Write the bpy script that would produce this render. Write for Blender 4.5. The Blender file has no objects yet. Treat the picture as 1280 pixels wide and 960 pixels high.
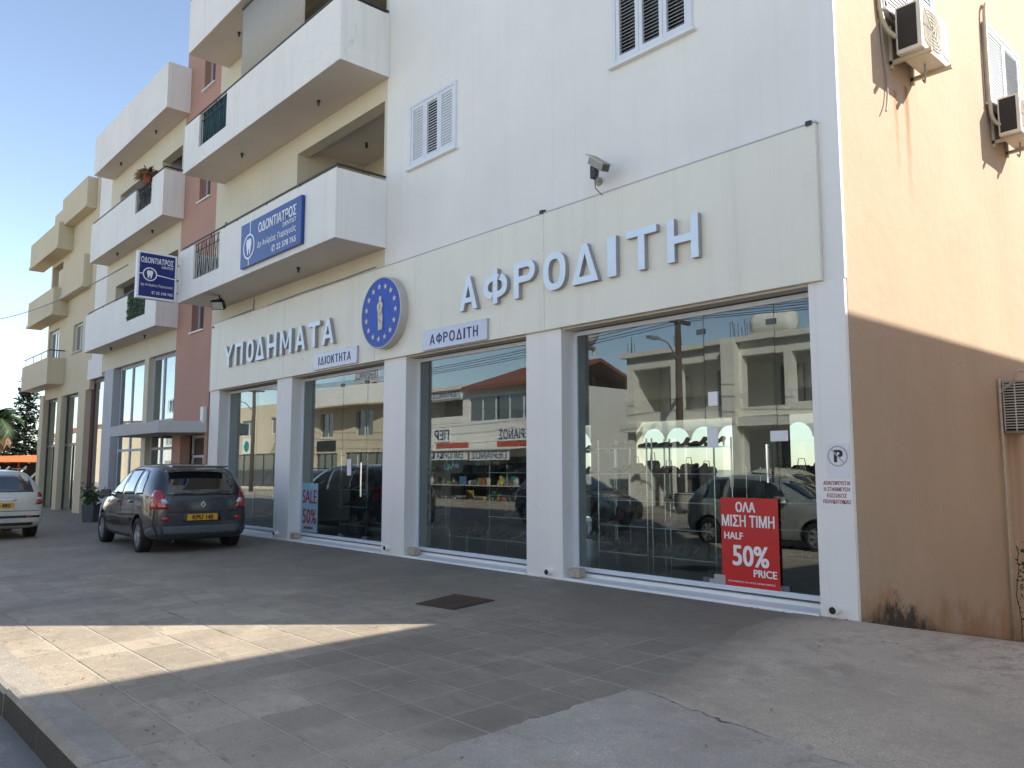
import bpy, bmesh, math, random
from mathutils import Vector, Matrix
from mathutils.bvhtree import BVHTree
R_ = math.radians
rnd = random.Random(7)
S = bpy.context.scene
COL = bpy.context.collection

# ------------------------------------------------------------------ camera
cd = bpy.data.cameras.new('camera'); cam = bpy.data.objects.new('camera', cd); COL.objects.link(cam)
cd.sensor_width = 36.0; cd.lens = 1001.85 / 1280 * 36; cd.clip_start = 0.05; cd.clip_end = 3000
yaw, pit = 0.7333477, 0.1048008
fw = Vector((-math.cos(yaw) * math.cos(pit), math.sin(yaw) * math.cos(pit), math.sin(pit)))
rt = Vector((math.sin(yaw), math.cos(yaw), 0)); up = rt.cross(fw)
m = Matrix((rt, up, -fw)).transposed().to_4x4(); m.translation = Vector((3.46047, -7.4, 1.65))
cam.matrix_world = m
S.camera = cam

# ------------------------------------------------------------------ light
SUN = Vector((1.0, 1.0, 1.06)).normalized()
EL = math.asin(SUN.z); AZ = math.atan2(SUN.x, SUN.y)
w = bpy.data.worlds.new("World"); S.world = w; w.use_nodes = True
nt = w.node_tree; nt.nodes.clear()
sky = nt.nodes.new('ShaderNodeTexSky'); sky.sky_type = 'NISHITA'; sky.sun_disc = False
sky.sun_elevation = EL; sky.sun_rotation = AZ; sky.air_density = 0.9; sky.dust_density = 0.3; sky.ozone_density = 1.0
bg = nt.nodes.new('ShaderNodeBackground'); bg.inputs['Strength'].default_value = 0.132
wo = nt.nodes.new('ShaderNodeOutputWorld')
hs = nt.nodes.new('ShaderNodeHueSaturation'); hs.inputs['Saturation'].default_value = .88; nt.links.new(sky.outputs[0], hs.inputs['Color']); nt.links.new(hs.outputs[0], bg.inputs[0]); nt.links.new(bg.outputs[0], wo.inputs[0])
sl = bpy.data.lights.new('sun', 'SUN'); sl.energy = 4.6; sl.angle = R_(0.53); sl.color = (1.0, 0.93, 0.82)
so = bpy.data.objects.new('sun', sl); COL.objects.link(so)
so.rotation_euler = (-SUN).to_track_quat('-Z', 'Y').to_euler(); so.location = (30, 30, 40)
S.view_settings.view_transform = 'Standard'; S.view_settings.look = 'None'
S.view_settings.exposure = 1.09; S.view_settings.gamma = 1.0; S.view_settings.use_curve_mapping = False
S.render.engine = 'CYCLES'
S.cycles.use_denoising = True
S.cycles.max_bounces = 10; S.cycles.transparent_max_bounces = 24; S.cycles.caustics_reflective = False; S.cycles.caustics_refractive = False
S.cycles.sample_clamp_indirect = 8

# ------------------------------------------------------------------ materials
MATS = {}
def nmat(name):
    mt = bpy.data.materials.new(name); mt.use_nodes = True
    MATS[name] = mt
    t = mt.node_tree; b = t.nodes['Principled BSDF']
    return mt, t, b
def N(t, k, **kw):
    n = t.nodes.new(k)
    for a, v in kw.items():
        if a.startswith('i_'):
            n.inputs[a[2:].replace('_', ' ')].default_value = v
        else: setattr(n, a, v)
    return n
def coords(t, obj=False):
    if obj:
        return N(t, 'ShaderNodeTexCoord').outputs['Object']
    return N(t, 'ShaderNodeNewGeometry').outputs['Position']
def noise(t, vec, scale, detail=4, rough=.55):
    n = N(t, 'ShaderNodeTexNoise'); n.inputs['Scale'].default_value = scale; n.inputs['Detail'].default_value = detail
    n.inputs['Roughness'].default_value = rough
    t.links.new(vec, n.inputs['Vector']); return n.outputs['Fac']
def ramp(t, fac, lo, hi, a=(0, 0, 0, 1), b=(1, 1, 1, 1)):
    n = N(t, 'ShaderNodeValToRGB'); e = n.color_ramp.elements
    e[0].position = lo; e[1].position = hi; e[0].color = a; e[1].color = b
    t.links.new(fac, n.inputs[0]); return n.outputs[0]
def mixc(t, fac, a, b, mode='MIX'):
    n = N(t, 'ShaderNodeMix', data_type='RGBA', blend_type=mode)
    for s, v in ((0, fac), (6, a), (7, b)):
        if hasattr(v, 'node'): t.links.new(v, n.inputs[s])
        else: n.inputs[s].default_value = v if s == 0 else (*v[:3], 1)
    return n.outputs[2]
def mth(t, op, a, b=None, c=None):
    n = N(t, 'ShaderNodeMath', operation=op)
    for i, v in enumerate((a, b, c)):
        if v is None: continue
        if hasattr(v, 'node'): t.links.new(v, n.inputs[i])
        else: n.inputs[i].default_value = v
    return n.outputs[0]
def bump(t, b, h, strength=.2, dist=.01):
    n = N(t, 'ShaderNodeBump'); n.inputs['Strength'].default_value = strength; n.inputs['Distance'].default_value = dist
    t.links.new(h, n.inputs['Height']); t.links.new(n.outputs[0], b.inputs['Normal'])
def scalevec(t, v, s):
    n = N(t, 'ShaderNodeVectorMath', operation='MULTIPLY'); t.links.new(v, n.inputs[0]); n.inputs[1].default_value = s
    return n.outputs[0]
def dk(c, k): return tuple(x * k for x in c[:3])

def plaster(name, col, var=.10, grain=60, bs=.25, streak=.10, rough=.85):
    mt, t, b = nmat(name); p = coords(t)
    big = noise(t, p, .7, 5); c = mixc(t, ramp(t, big, .3, .75), dk(col, 1 - var), dk(col, 1 + var * .5))
    st = noise(t, scalevec(t, p, (5, 5, .35)), 1.0, 4)
    c = mixc(t, mth(t, 'MULTIPLY', ramp(t, st, .52, .8), streak), c, dk(col, .55))
    st2 = noise(t, scalevec(t, p, (9, 9, .22)), 1.0, 5, .6); c = mixc(t, mth(t, 'MULTIPLY', ramp(t, st2, .58, .70), streak * 1.1), c, dk(col, .62))
    ptc = noise(t, p, 1.9, 2, .4); c = mixc(t, mth(t, 'MULTIPLY', ramp(t, ptc, .60, .625), streak * .5), c, dk(col, 1.12))
    vo = N(t, 'ShaderNodeTexVoronoi', feature='DISTANCE_TO_EDGE'); vo.inputs['Scale'].default_value = .45
    wv = N(t, 'ShaderNodeVectorMath', operation='ADD'); nn = N(t, 'ShaderNodeTexNoise'); nn.inputs['Scale'].default_value = 1.7; nn.inputs['Detail'].default_value = 8; t.links.new(p, nn.inputs['Vector']); t.links.new(p, wv.inputs[0]); t.links.new(nn.outputs['Color'], wv.inputs[1]); t.links.new(wv.outputs[0], vo.inputs['Vector'])
    ck = N(t, 'ShaderNodeMapRange'); t.links.new(vo.outputs['Distance'], ck.inputs[0]); ck.inputs[1].default_value = .004; ck.inputs[2].default_value = .001
    c = mixc(t, mth(t, 'MULTIPLY', mth(t, 'MULTIPLY', ck.outputs[0], ramp(t, noise(t, p, .5, 2), .52, .60)), min(.5, streak * 2)), c, dk(col, .45))
    fine = noise(t, p, 9, 6, .65); c = mixc(t, mth(t, 'MULTIPLY', ramp(t, fine, .55, .8), streak * .6), c, dk(col, .7))
    t.links.new(c, b.inputs['Base Color']); b.inputs['Roughness'].default_value = rough
    bump(t, b, mth(t, 'ADD', noise(t, p, grain, 3), mth(t, 'MULTIPLY', noise(t, p, 2.2, 3), 2.0)), bs, .006)
    return mt
def simple(name, col, rough=.5, metal=0, spec=None, var=.12, vs=6, coat=0):
    mt, t, b = nmat(name); p = coords(t, True)
    n = noise(t, p, vs, 4)
    c = mixc(t, ramp(t, n, .3, .7), dk(col, 1 - var), dk(col, 1 + var * .4))
    t.links.new(c, b.inputs['Base Color'])
    r = mth(t, 'ADD', mth(t, 'MULTIPLY', noise(t, p, vs * 3, 3), .15), rough - .07); t.links.new(r, b.inputs['Roughness'])
    b.inputs['Metallic'].default_value = metal
    if coat: b.inputs['Coat Weight'].default_value = coat; b.inputs['Coat Roughness'].default_value = .03
    return mt
def glassmat(name, tint=(.85, .9, .88), base=.04, boost=1.0, dirt=.02):
    mt = bpy.data.materials.new(name); mt.use_nodes = True; MATS[name] = mt
    t = mt.node_tree; t.nodes.clear(); o = N(t, 'ShaderNodeOutputMaterial')
    g = N(t, 'ShaderNodeNewGeometry'); d = N(t, 'ShaderNodeVectorMath', operation='DOT_PRODUCT')
    t.links.new(g.outputs['Incoming'], d.inputs[0]); t.links.new(g.outputs['Normal'], d.inputs[1])
    c = mth(t, 'ABSOLUTE', d.outputs['Value']); k = mth(t, 'POWER', mth(t, 'SUBTRACT', 1.0, c), 5.0)
    f = mth(t, 'MULTIPLY', mth(t, 'ADD', mth(t, 'MULTIPLY', k, 1 - base), base), boost)
    f = mth(t, 'MINIMUM', f, 1.0)
    tr = N(t, 'ShaderNodeBsdfTransparent'); tr.inputs[0].default_value = (*tint, 1)
    bp = N(t, 'ShaderNodeBump'); bp.inputs['Strength'].default_value = .008; bp.inputs['Distance'].default_value = .02; t.links.new(noise(t, g.outputs['Position'], 1.3, 2), bp.inputs['Height']); gl = N(t, 'ShaderNodeBsdfGlossy'); t.links.new(bp.outputs[0], gl.inputs['Normal']); gl.inputs['Roughness'].default_value = 0.0; gl.inputs[0].default_value = (.96, 1, .99, 1)
    mx = N(t, 'ShaderNodeMixShader'); t.links.new(f, mx.inputs[0]); t.links.new(tr.outputs[0], mx.inputs[1]); t.links.new(gl.outputs[0], mx.inputs[2])
    df = N(t, 'ShaderNodeBsdfDiffuse'); df.inputs[0].default_value = (.55, .55, .52, 1)
    m2 = N(t, 'ShaderNodeMixShader')
    dn = noise(t, g.outputs['Position'], 1.7, 6, .7); t.links.new(mth(t, 'MULTIPLY', ramp(t, dn, .45, .85), dirt), m2.inputs[0])
    t.links.new(mx.outputs[0], m2.inputs[1]); t.links.new(df.outputs[0], m2.inputs[2])
    t.links.new(m2.outputs[0], o.inputs[0]); return mt
def paint(name, col, rough=.35, metal=.0, coat=1.0):
    mt, t, b = nmat(name); p = coords(t, True)
    n = noise(t, p, 3, 5); c = mixc(t, ramp(t, n, .3, .75), dk(col, .85), dk(col, 1.1))
    dst = noise(t, p, 25, 5, .7); c = mixc(t, mth(t, 'MULTIPLY', ramp(t, dst, .5, .85), .10), c, (.35, .32, .28))
    t.links.new(c, b.inputs['Base Color']); b.inputs['Metallic'].default_value = metal
    t.links.new(mth(t, 'ADD', mth(t, 'MULTIPLY', n, .12), rough - .05), b.inputs['Roughness'])
    b.inputs['Coat Weight'].default_value = coat; b.inputs['Coat Roughness'].default_value = .05
    return mt

plaster('white_plaster', (.83, .805, .75), var=.06, bs=.25, streak=.09)
plaster('balcony_white', (.83, .805, .75), var=.06, bs=.2, streak=.22)
plaster('pillar_white', (.83, .81, .77), var=.05, bs=.12, streak=.12, rough=.6)
plaster('cream_plaster', (.66, .60, .46), var=.06, bs=.2, streak=.10)
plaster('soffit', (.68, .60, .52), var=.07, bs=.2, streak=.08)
plaster('fascia_cream', (.82, .785, .665), var=.04, bs=.04, streak=.14, rough=.5)
plaster('terracotta_plaster', (.47, .268, .20), var=.07, bs=.35, streak=.10)
plaster('cream3_plaster', (.62, .53, .36), var=.06, bs=.2, streak=.12)
plaster('grey_plaster', (.52, .53, .54), var=.05, bs=.1, streak=.1)
plaster('bluegrey_post', (.48, .52, .57), var=.05, bs=.05, streak=.08)
plaster('beige_far', (.68, .57, .41), var=.08, bs=.2, streak=.1)
plaster('offwhite_far', (.86, .84, .79), var=.06, bs=.2, streak=.1)
plaster('raw_concrete', (.84, .81, .73), var=.08, bs=.4, streak=.12)
plaster('shop_wall', (.30, .30, .29), var=.05, bs=.05, streak=.03)
plaster('shop_floor', (.22, .23, .23), var=.08, bs=.02, streak=.03, rough=.35)
plaster('canopy_grey', (.50, .49, .47), var=.06, bs=.1, streak=.15)
plaster('neighbour_plaster', (.86, .83, .77), var=.1, bs=.2, streak=.2)

def side_wall_mat():
    mt, t, b = nmat('tan_plaster'); p = coords(t); col = (.485, .355, .245)
    big = noise(t, p, .55, 5); c = mixc(t, ramp(t, big, .3, .75), dk(col, .9), dk(col, 1.05))
    sp = N(t, 'ShaderNodeSeparateXYZ'); t.links.new(p, sp.inputs[0])
    # rust and water runs below the condensers, moss and damp along the foot of the wall
    def run(y0, wd, ztop, zbot, colr, amt):
        nonlocal c
        wob = mth(t, 'MULTIPLY', mth(t, 'SUBTRACT', noise(t, p, 3, 3), .5), .10)
        a = mth(t, 'ABSOLUTE', mth(t, 'SUBTRACT', mth(t, 'ADD', sp.outputs[1], wob), y0))
        f = N(t, 'ShaderNodeMapRange'); f.inputs[1].default_value = wd; f.inputs[2].default_value = 0; t.links.new(a, f.inputs[0])
        g = N(t, 'ShaderNodeMapRange'); g.inputs[1].default_value = zbot; g.inputs[2].default_value = ztop; t.links.new(sp.outputs[2], g.inputs[0])
        h = N(t, 'ShaderNodeMath', operation='LESS_THAN'); t.links.new(sp.outputs[2], h.inputs[0]); h.inputs[1].default_value = ztop
        k = mth(t, 'MULTIPLY', mth(t, 'MULTIPLY', f.outputs[0], g.outputs[0]), mth(t, 'MULTIPLY', h.outputs[0], amt))
        c = mixc(t, k, c, colr)
    run(1.72, .09, 5.95, 4.5, (.26, .11, .02), 1.0)
    run(1.42, .07, 5.8, 4.7, (.30, .15, .04), .8)
    run(4.45, .10, 2.6, -.6, (.34, .17, .06), .75)
    run(4.75, .35, 2.1, -.8, (.30, .15, .06), .6)
    # foot of the wall: height above the sloping drive
    hgt = mth(t, 'ADD', mth(t, 'SUBTRACT', sp.outputs[2], .25), mth(t, 'MULTIPLY', sp.outputs[1], .18))
    dn = noise(t, scalevec(t, p, (1, 1.2, 1)), 2.0, 7, .7)
    lim = mth(t, 'MULTIPLY', ramp(t, dn, .35, .7), .55)
    d1 = N(t, 'ShaderNodeMapRange'); t.links.new(mth(t, 'SUBTRACT', lim, hgt), d1.inputs[0]); d1.inputs[1].default_value = -.12; d1.inputs[2].default_value = .25
    c = mixc(t, mth(t, 'MULTIPLY', d1.outputs[0], .8), c, (.36, .20, .085))
    ym = N(t, 'ShaderNodeMapRange'); t.links.new(mth(t, 'ABSOLUTE', mth(t, 'SUBTRACT', sp.outputs[1], .95)), ym.inputs[0]); ym.inputs[1].default_value = 1.0; ym.inputs[2].default_value = .1
    lm2 = mth(t, 'MULTIPLY', mth(t, 'MULTIPLY', ramp(t, noise(t, scalevec(t, p, (1, 1.7, 1.5)), 3.2, 8, .75), .3, .66), .44), ym.outputs[0])
    d2 = N(t, 'ShaderNodeMapRange'); t.links.new(mth(t, 'SUBTRACT', lm2, hgt), d2.inputs[0]); d2.inputs[1].default_value = -.05; d2.inputs[2].default_value = .12
    c = mixc(t, mth(t, 'MULTIPLY', d2.outputs[0], .93), c, (.03, .028, .02))
    spk = noise(t, p, 14, 6, .7); c = mixc(t, mth(t, 'MULTIPLY', ramp(t, spk, .6, .8), .12), c, dk(col, .6))
    t.links.new(c, b.inputs['Base Color']); b.inputs['Roughness'].default_value = .9
    bump(t, b, mth(t, 'ADD', noise(t, p, 45, 4), mth(t, 'MULTIPLY', noise(t, p, 5, 4), 2.5)), .45, .008)
side_wall_mat()

def paving_mat():
    mt, t, b = nmat('paving'); p = coords(t); sp = N(t, 'ShaderNodeSeparateXYZ'); t.links.new(p, sp.inputs[0])
    wob = mth(t, 'MULTIPLY', mth(t, 'SUBTRACT', noise(t, p, 7, 6), .5), .014)
    u = mth(t, 'DIVIDE', mth(t, 'ADD', mth(t, 'ADD', sp.outputs[0], .11), wob), .4035)
    v = mth(t, 'DIVIDE', mth(t, 'ADD', mth(t, 'ADD', sp.outputs[1], 3.10), wob), .4145)
    def line(q, wd):
        f = mth(t, 'ABSOLUTE', mth(t, 'SUBTRACT', mth(t, 'FRACT', mth(t, 'ADD', q, .5)), .5))
        r = N(t, 'ShaderNodeMapRange'); t.links.new(f, r.inputs[0]); r.inputs[1].default_value = wd; r.inputs[2].default_value = wd * .35
        return r.outputs[0]
    j = mth(t, 'MAXIMUM', line(u, .030), line(v, .030))
    # joints fade where the paving has been skimmed over near the shop
    worn = mth(t, 'ADD', mth(t, 'MULTIPLY', mth(t, 'SUBTRACT', noise(t, p, .9, 5), .5), 2.2), mth(t, 'MULTIPLY', mth(t, 'ADD', sp.outputs[1], 2.2), .9))
    left = mth(t, 'MULTIPLY', mth(t, 'ADD', sp.outputs[0], 2.6), -.30)
    vis = N(t, 'ShaderNodeMapRange'); t.links.new(mth(t, 'ADD', worn, mth(t, 'MAXIMUM', left, 0.0)), vis.inputs[0]); vis.inputs[1].default_value = .75; vis.inputs[2].default_value = -.35
    brk = ramp(t, noise(t, p, 3.1, 5), .36, .56)
    jv = mth(t, 'MULTIPLY', mth(t, 'MULTIPLY', j, vis.outputs[0]), mth(t, 'ADD', mth(t, 'MULTIPLY', brk, .75), .25))
    # slab to slab tone
    cx = N(t, 'ShaderNodeCombineXYZ'); t.links.new(mth(t, 'FLOOR', u), cx.inputs[0]); t.links.new(mth(t, 'FLOOR', v), cx.inputs[1])
    wn = N(t, 'ShaderNodeTexWhiteNoise', noise_dimensions='2D'); t.links.new(cx.outputs[0], wn.inputs['Vector'])
    col0 = (.475, .392, .29); col = col0
    c = mixc(t, mth(t, 'MULTIPLY', wn.outputs['Value'], mth(t, 'ADD', mth(t, 'MULTIPLY', vis.outputs[0], .8), .2)), dk(col, .74), dk(col, 1.16))
    n1 = noise(t, p, .8, 8, .62); c = mixc(t, mth(t, 'MULTIPLY', ramp(t, n1, .44, .62), .7), c, dk(col, .52))
    n4 = noise(t, p, 2.6, 8, .72); c = mixc(t, mth(t, 'MULTIPLY', ramp(t, n4, .53, .70), .5), c, dk(col, 1.5))
    n2 = noise(t, p, 9, 8, .75); c = mixc(t, mth(t, 'MULTIPLY', ramp(t, n2, .5, .72), .55), c, dk(col, .6))
    n3 = noise(t, scalevec(t, p, (1, 3, 1)), 2.3, 8, .75); c = mixc(t, mth(t, 'MULTIPLY', ramp(t, n3, .54, .64), .6), c, dk(col, .45))
    gr = noise(t, p, 75, 4, .7); c = mixc(t, mth(t, 'MULTIPLY', ramp(t, gr, .46, .7), .5), c, dk(col, 1.55)); c = mixc(t, mth(t, 'MULTIPLY', ramp(t, gr, .46, .30), .4), c, dk(col, .45))
    # the darker, newer slabs in front of the right window and the worn skim by the shop
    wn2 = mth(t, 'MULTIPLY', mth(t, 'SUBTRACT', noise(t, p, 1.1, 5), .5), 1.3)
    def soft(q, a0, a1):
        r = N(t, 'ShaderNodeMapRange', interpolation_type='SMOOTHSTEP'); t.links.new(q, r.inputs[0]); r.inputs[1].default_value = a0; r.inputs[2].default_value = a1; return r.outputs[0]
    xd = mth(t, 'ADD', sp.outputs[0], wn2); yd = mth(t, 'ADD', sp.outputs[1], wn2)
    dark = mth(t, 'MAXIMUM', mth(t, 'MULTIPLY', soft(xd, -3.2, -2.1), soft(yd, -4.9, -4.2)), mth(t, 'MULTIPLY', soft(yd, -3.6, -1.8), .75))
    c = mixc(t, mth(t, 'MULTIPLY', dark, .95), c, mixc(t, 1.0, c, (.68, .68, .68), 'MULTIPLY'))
    jd = noise(t, p, 1.3, 4)
    jc = mixc(t, ramp(t, jd, .32, .40), (.10, .09, .08), (.56, .50, .42))
    c = mixc(t, mth(t, 'MULTIPLY', jv, .66), c, jc)
    vo = N(t, 'ShaderNodeTexVoronoi', feature='DISTANCE_TO_EDGE'); vo.inputs['Scale'].default_value = .8
    wv = N(t, 'ShaderNodeVectorMath', operation='ADD'); t.links.new(p, wv.inputs[0])
    nn = N(t, 'ShaderNodeTexNoise'); nn.inputs['Scale'].default_value = 2.6; nn.inputs['Detail'].default_value = 8; nn.inputs['Roughness'].default_value = .7; t.links.new(p, nn.inputs['Vector']); t.links.new(nn.outputs['Color'], wv.inputs[1]); t.links.new(wv.outputs[0], vo.inputs['Vector'])
    ck = N(t, 'ShaderNodeMapRange'); t.links.new(vo.outputs['Distance'], ck.inputs[0]); ck.inputs[1].default_value = .007; ck.inputs[2].default_value = .001
    ckm = mth(t, 'MULTIPLY', ck.outputs[0], ramp(t, noise(t, p, .9, 3), .5, .6))
    c = mixc(t, mth(t, 'MULTIPLY', ckm, .0), c, (.08, .07, .06))
    spots = noise(t, p, 22, 3, .5); c = mixc(t, mth(t, 'MULTIPLY', ramp(t, spots, .67, .72), .6), c, dk(col, .45))
    t.links.new(c, b.inputs['Base Color'])
    t.links.new(mth(t, 'ADD', mth(t, 'MULTIPLY', n2, .25), .62), b.inputs['Roughness'])
    h = mth(t, 'SUBTRACT', mth(t, 'ADD', mth(t, 'MULTIPLY', n2, .6), mth(t, 'MULTIPLY', noise(t, p, 60, 4), .35)), mth(t, 'MULTIPLY', jv, .9))
    h = mth(t, 'ADD', h, mth(t, 'MULTIPLY', mth(t, 'MULTIPLY', wn.outputs['Value'], vis.outputs[0]), .3))
    bump(t, b, h, 1.0, .014)
paving_mat()
def conc(name, col, patch=(.16, .12, .10), amt=.3, crack=0):
    mt, t, b = nmat(name); p = coords(t)
    n1 = noise(t, p, .9, 8, .65)
    if crack:
        sp_ = N(t, 'ShaderNodeSeparateXYZ'); t.links.new(p, sp_.inputs[0])
        sd = mth(t, 'ADD', mth(t, 'ADD', sp_.outputs[1], 3.10), mth(t, 'MULTIPLY', mth(t, 'ADD', sp_.outputs[0], .11), .10))
        sd = mth(t, 'ADD', sd, mth(t, 'MULTIPLY', mth(t, 'SUBTRACT', noise(t, p, 2.2, 9, .68), .5), .30))
        sel = N(t, 'ShaderNodeMapRange'); t.links.new(sd, sel.inputs[0]); sel.inputs[1].default_value = -.03; sel.inputs[2].default_value = .03
        base = mixc(t, sel.outputs[0], crack, col)
        c = mixc(t, ramp(t, n1, .32, .7), mixc(t, 1.0, base, (.66, .66, .66), 'MULTIPLY'), mixc(t, 1.0, base, (1.15, 1.15, 1.15), 'MULTIPLY'))
    else: c = mixc(t, ramp(t, n1, .32, .7), dk(col, .62), dk(col, 1.18))
    n4 = noise(t, p, 3.1, 8, .75); c = mixc(t, mth(t, 'MULTIPLY', ramp(t, n4, .5, .66), .6), c, dk(col, .58)); n5 = noise(t, p, 5.5, 8, .7); c = mixc(t, mth(t, 'MULTIPLY', ramp(t, n5, .54, .68), .45), c, dk(col, 1.35))
    n2 = noise(t, p, 14, 8, .75); c = mixc(t, mth(t, 'MULTIPLY', ramp(t, n2, .5, .7), .55), c, dk(col, .62))
    n3 = noise(t, p, 1.6, 7, .72); c = mixc(t, mth(t, 'MULTIPLY', ramp(t, n3, .56, .66), amt), c, patch)
    sp = noise(t, p, 80, 4, .7); c = mixc(t, mth(t, 'MULTIPLY', ramp(t, sp, .5, .7), .5), c, dk(col, 1.5)); c = mixc(t, mth(t, 'MULTIPLY', ramp(t, sp, .45, .30), .5), c, dk(col, .45))
    if crack:
        def near(o_, w_):
            r = N(t, 'ShaderNodeMapRange'); t.links.new(mth(t, 'ABSOLUTE', mth(t, 'ADD', sd, o_)), r.inputs[0]); r.inputs[1].default_value = w_; r.inputs[2].default_value = w_ * .3; return r.outputs[0]
        c = mixc(t, mth(t, 'MULTIPLY', near(-.025, .030), mth(t, 'MULTIPLY', ramp(t, noise(t, p, 9, 5), .40, .55), .7)), c, (.50, .44, .36))
        c = mixc(t, mth(t, 'MULTIPLY', near(.004, .011), mth(t, 'MULTIPLY', ramp(t, noise(t, p, 3, 5), .40, .52), .85)), c, (.06, .05, .04))
    if crack:   # the brown skim thins out over the slabs on its left edge
        r = N(t, 'ShaderNodeMapRange', interpolation_type='SMOOTHSTEP'); t.links.new(sp_.outputs[1], r.inputs[0]); r.inputs[1].default_value = -2.9; r.inputs[2].default_value = -.6; r.inputs[4].default_value = .52
        dl = mth(t, 'ADD', mth(t, 'ADD', mth(t, 'ADD', sp_.outputs[0], .11), r.outputs[0]), mth(t, 'MULTIPLY', mth(t, 'SUBTRACT', noise(t, p, 3, 6), .5), .5))
        q = N(t, 'ShaderNodeMapRange'); t.links.new(dl, q.inputs[0]); q.inputs[1].default_value = .42; q.inputs[2].default_value = .0
        c = mixc(t, mth(t, 'MULTIPLY', mth(t, 'MULTIPLY', q.outputs[0], sel.outputs[0]), .85), c, mixc(t, 1.0, c, (.62, .62, .63), 'MULTIPLY'))
    if crack:   # leaf stains near the wall and hair cracks
        ds = N(t, 'ShaderNodeVectorMath', operation='DISTANCE'); t.links.new(scalevec(t, p, (1, .8, 0)), ds.inputs[0]); ds.inputs[1].default_value = (1.9, .3, 0)
        mk = N(t, 'ShaderNodeMapRange'); t.links.new(ds.outputs['Value'], mk.inputs[0]); mk.inputs[1].default_value = 1.7; mk.inputs[2].default_value = .3
        st = noise(t, scalevec(t, p, (1.4, 1, 1)), 6, 8, .8); c = mixc(t, mth(t, 'MULTIPLY', mth(t, 'MULTIPLY', ramp(t, st, .50, .60), mk.outputs[0]), .8), c, (.13, .075, .06))
        vo = N(t, 'ShaderNodeTexVoronoi', feature='DISTANCE_TO_EDGE'); vo.inputs['Scale'].default_value = .7
        wv = N(t, 'ShaderNodeVectorMath', operation='ADD'); nn = N(t, 'ShaderNodeTexNoise'); nn.inputs['Scale'].default_value = 2.2; nn.inputs['Detail'].default_value = 8; t.links.new(p, nn.inputs['Vector']); t.links.new(p, wv.inputs[0]); t.links.new(nn.outputs['Color'], wv.inputs[1]); t.links.new(wv.outputs[0], vo.inputs['Vector'])
        ck = N(t, 'ShaderNodeMapRange'); t.links.new(vo.outputs['Distance'], ck.inputs[0]); ck.inputs[1].default_value = .006; ck.inputs[2].default_value = .001
        c = mixc(t, mth(t, 'MULTIPLY', mth(t, 'MULTIPLY', ck.outputs[0], ramp(t, noise(t, p, .8, 2), .46, .58)), .5), c, dk(col, .35))
    t.links.new(c, b.inputs['Base Color']); b.inputs['Roughness'].default_value = .85
    bump(t, b, mth(t, 'ADD', mth(t, 'ADD', n2, n4), mth(t, 'MULTIPLY', noise(t, p, 90, 4), .8)), .9, .010)
conc('drive_concrete', (.64, .51, .375), (.34, .25, .18), .5, (.55, .49, .41))
conc('apron_concrete', (.46, .42, .365), (.26, .23, .2), .4)
conc('asphalt', (.36, .34, .31), (.10, .10, .10), .4)
conc('kerb_stone', (.50, .44, .36), (.2, .17, .13), .35)
conc('mortar', (.42, .38, .32), (.2, .18, .15), .5)
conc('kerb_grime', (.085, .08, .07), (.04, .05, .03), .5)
conc('dry_ground', (.32, .27, .19), (.2, .16, .1), .4)
conc('rust_iron', (.11, .07, .045), (.16, .08, .04), .6)

simple('white_paint', (.80, .80, .80), .45, var=.05)
simple('white_metal', (.72, .74, .77), .35, var=.05)
simple('frame_white', (.66, .70, .76), .35, var=.05)
simple('letter_face', (.74, .85, .95), .3, var=.05)
simple('letter_side', (.36, .35, .35), .5, var=.1)
simple('plate_metal', (.50, .50, .57), .3, metal=.25, var=.06, vs=14)
simple('navy_text', (.025, .03, .13), .5, var=.1)
simple('sign_blue', (.012, .05, .24), .35, var=.07)
simple('sign_navy', (.012, .02, .16), .3, var=.07)
simple('disc_blue', (.006, .072, .45), .5, var=.07)
simple('disc_rim', (.50, .47, .42), .45, metal=.1, var=.07)
simple('gold', (.55, .42, .20), .45, var=.3, vs=25)
simple('ivory', (.70, .64, .50), .5, var=.2, vs=20)
simple('black_metal', (.012, .012, .013), .45, var=.2)
simple('dark_frame', (.03, .032, .034), .4, var=.2)
simple('alu', (.52, .53, .54), .32, metal=.7, var=.06)
simple('chrome', (.75, .76, .78), .12, metal=1.0, var=.04)
simple('beige_metal', (.58, .50, .36), .5, var=.15, vs=10)
simple('ac_white', (.74, .70, .60), .5, var=.10, vs=5)
simple('grille_tan', (.40, .33, .24), .6, var=.2)
simple('ac_old', (.42, .38, .32), .55, var=.2, vs=8)
simple('coil_black', (.012, .011, .011), .55, var=.4, vs=60)
simple('red_poster', (.55, .02, .02), .35, var=.05)
simple('poster_white', (.82, .82, .80), .4, var=.03)
simple('poster_blue', (.24, .45, .55), .4, var=.15)
simple('red_text', (.34, .015, .03), .5, var=.1)
simple('paper', (.74, .74, .76), .5, var=.03)
simple('grey_print', (.45, .43, .42), .5, var=.05)
simple('black_print', (.01, .01, .01), .5, var=.1)
simple('rubber', (.014, .014, .015), .75, var=.3, vs=20)
simple('plastic_dark', (.03, .032, .035), .5, var=.15)
simple('plastic_grey', (.09, .10, .11), .5, var=.15)
simple('rim_silver', (.42, .43, .45), .35, metal=.6, var=.1)
simple('lamp_red', (.40, .008, .012), .12, var=.1, coat=1)
simple('lamp_clear', (.62, .63, .66), .12, var=.1, coat=1)
simple('plate_yellow', (.72, .36, .02), .45, var=.05)
simple('cable_grey', (.35, .32, .27), .6)
simple('teal_cloth', (.012, .09, .10), .8, var=.3)
simple('blind_cloth', (.40, .36, .30), .8, var=.05)
simple('green_leaf', (.030, .075, .018), .55, var=.4, vs=3)
simple('hedge_leaf', (.022, .075, .018), .6, var=.5, vs=20)
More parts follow.
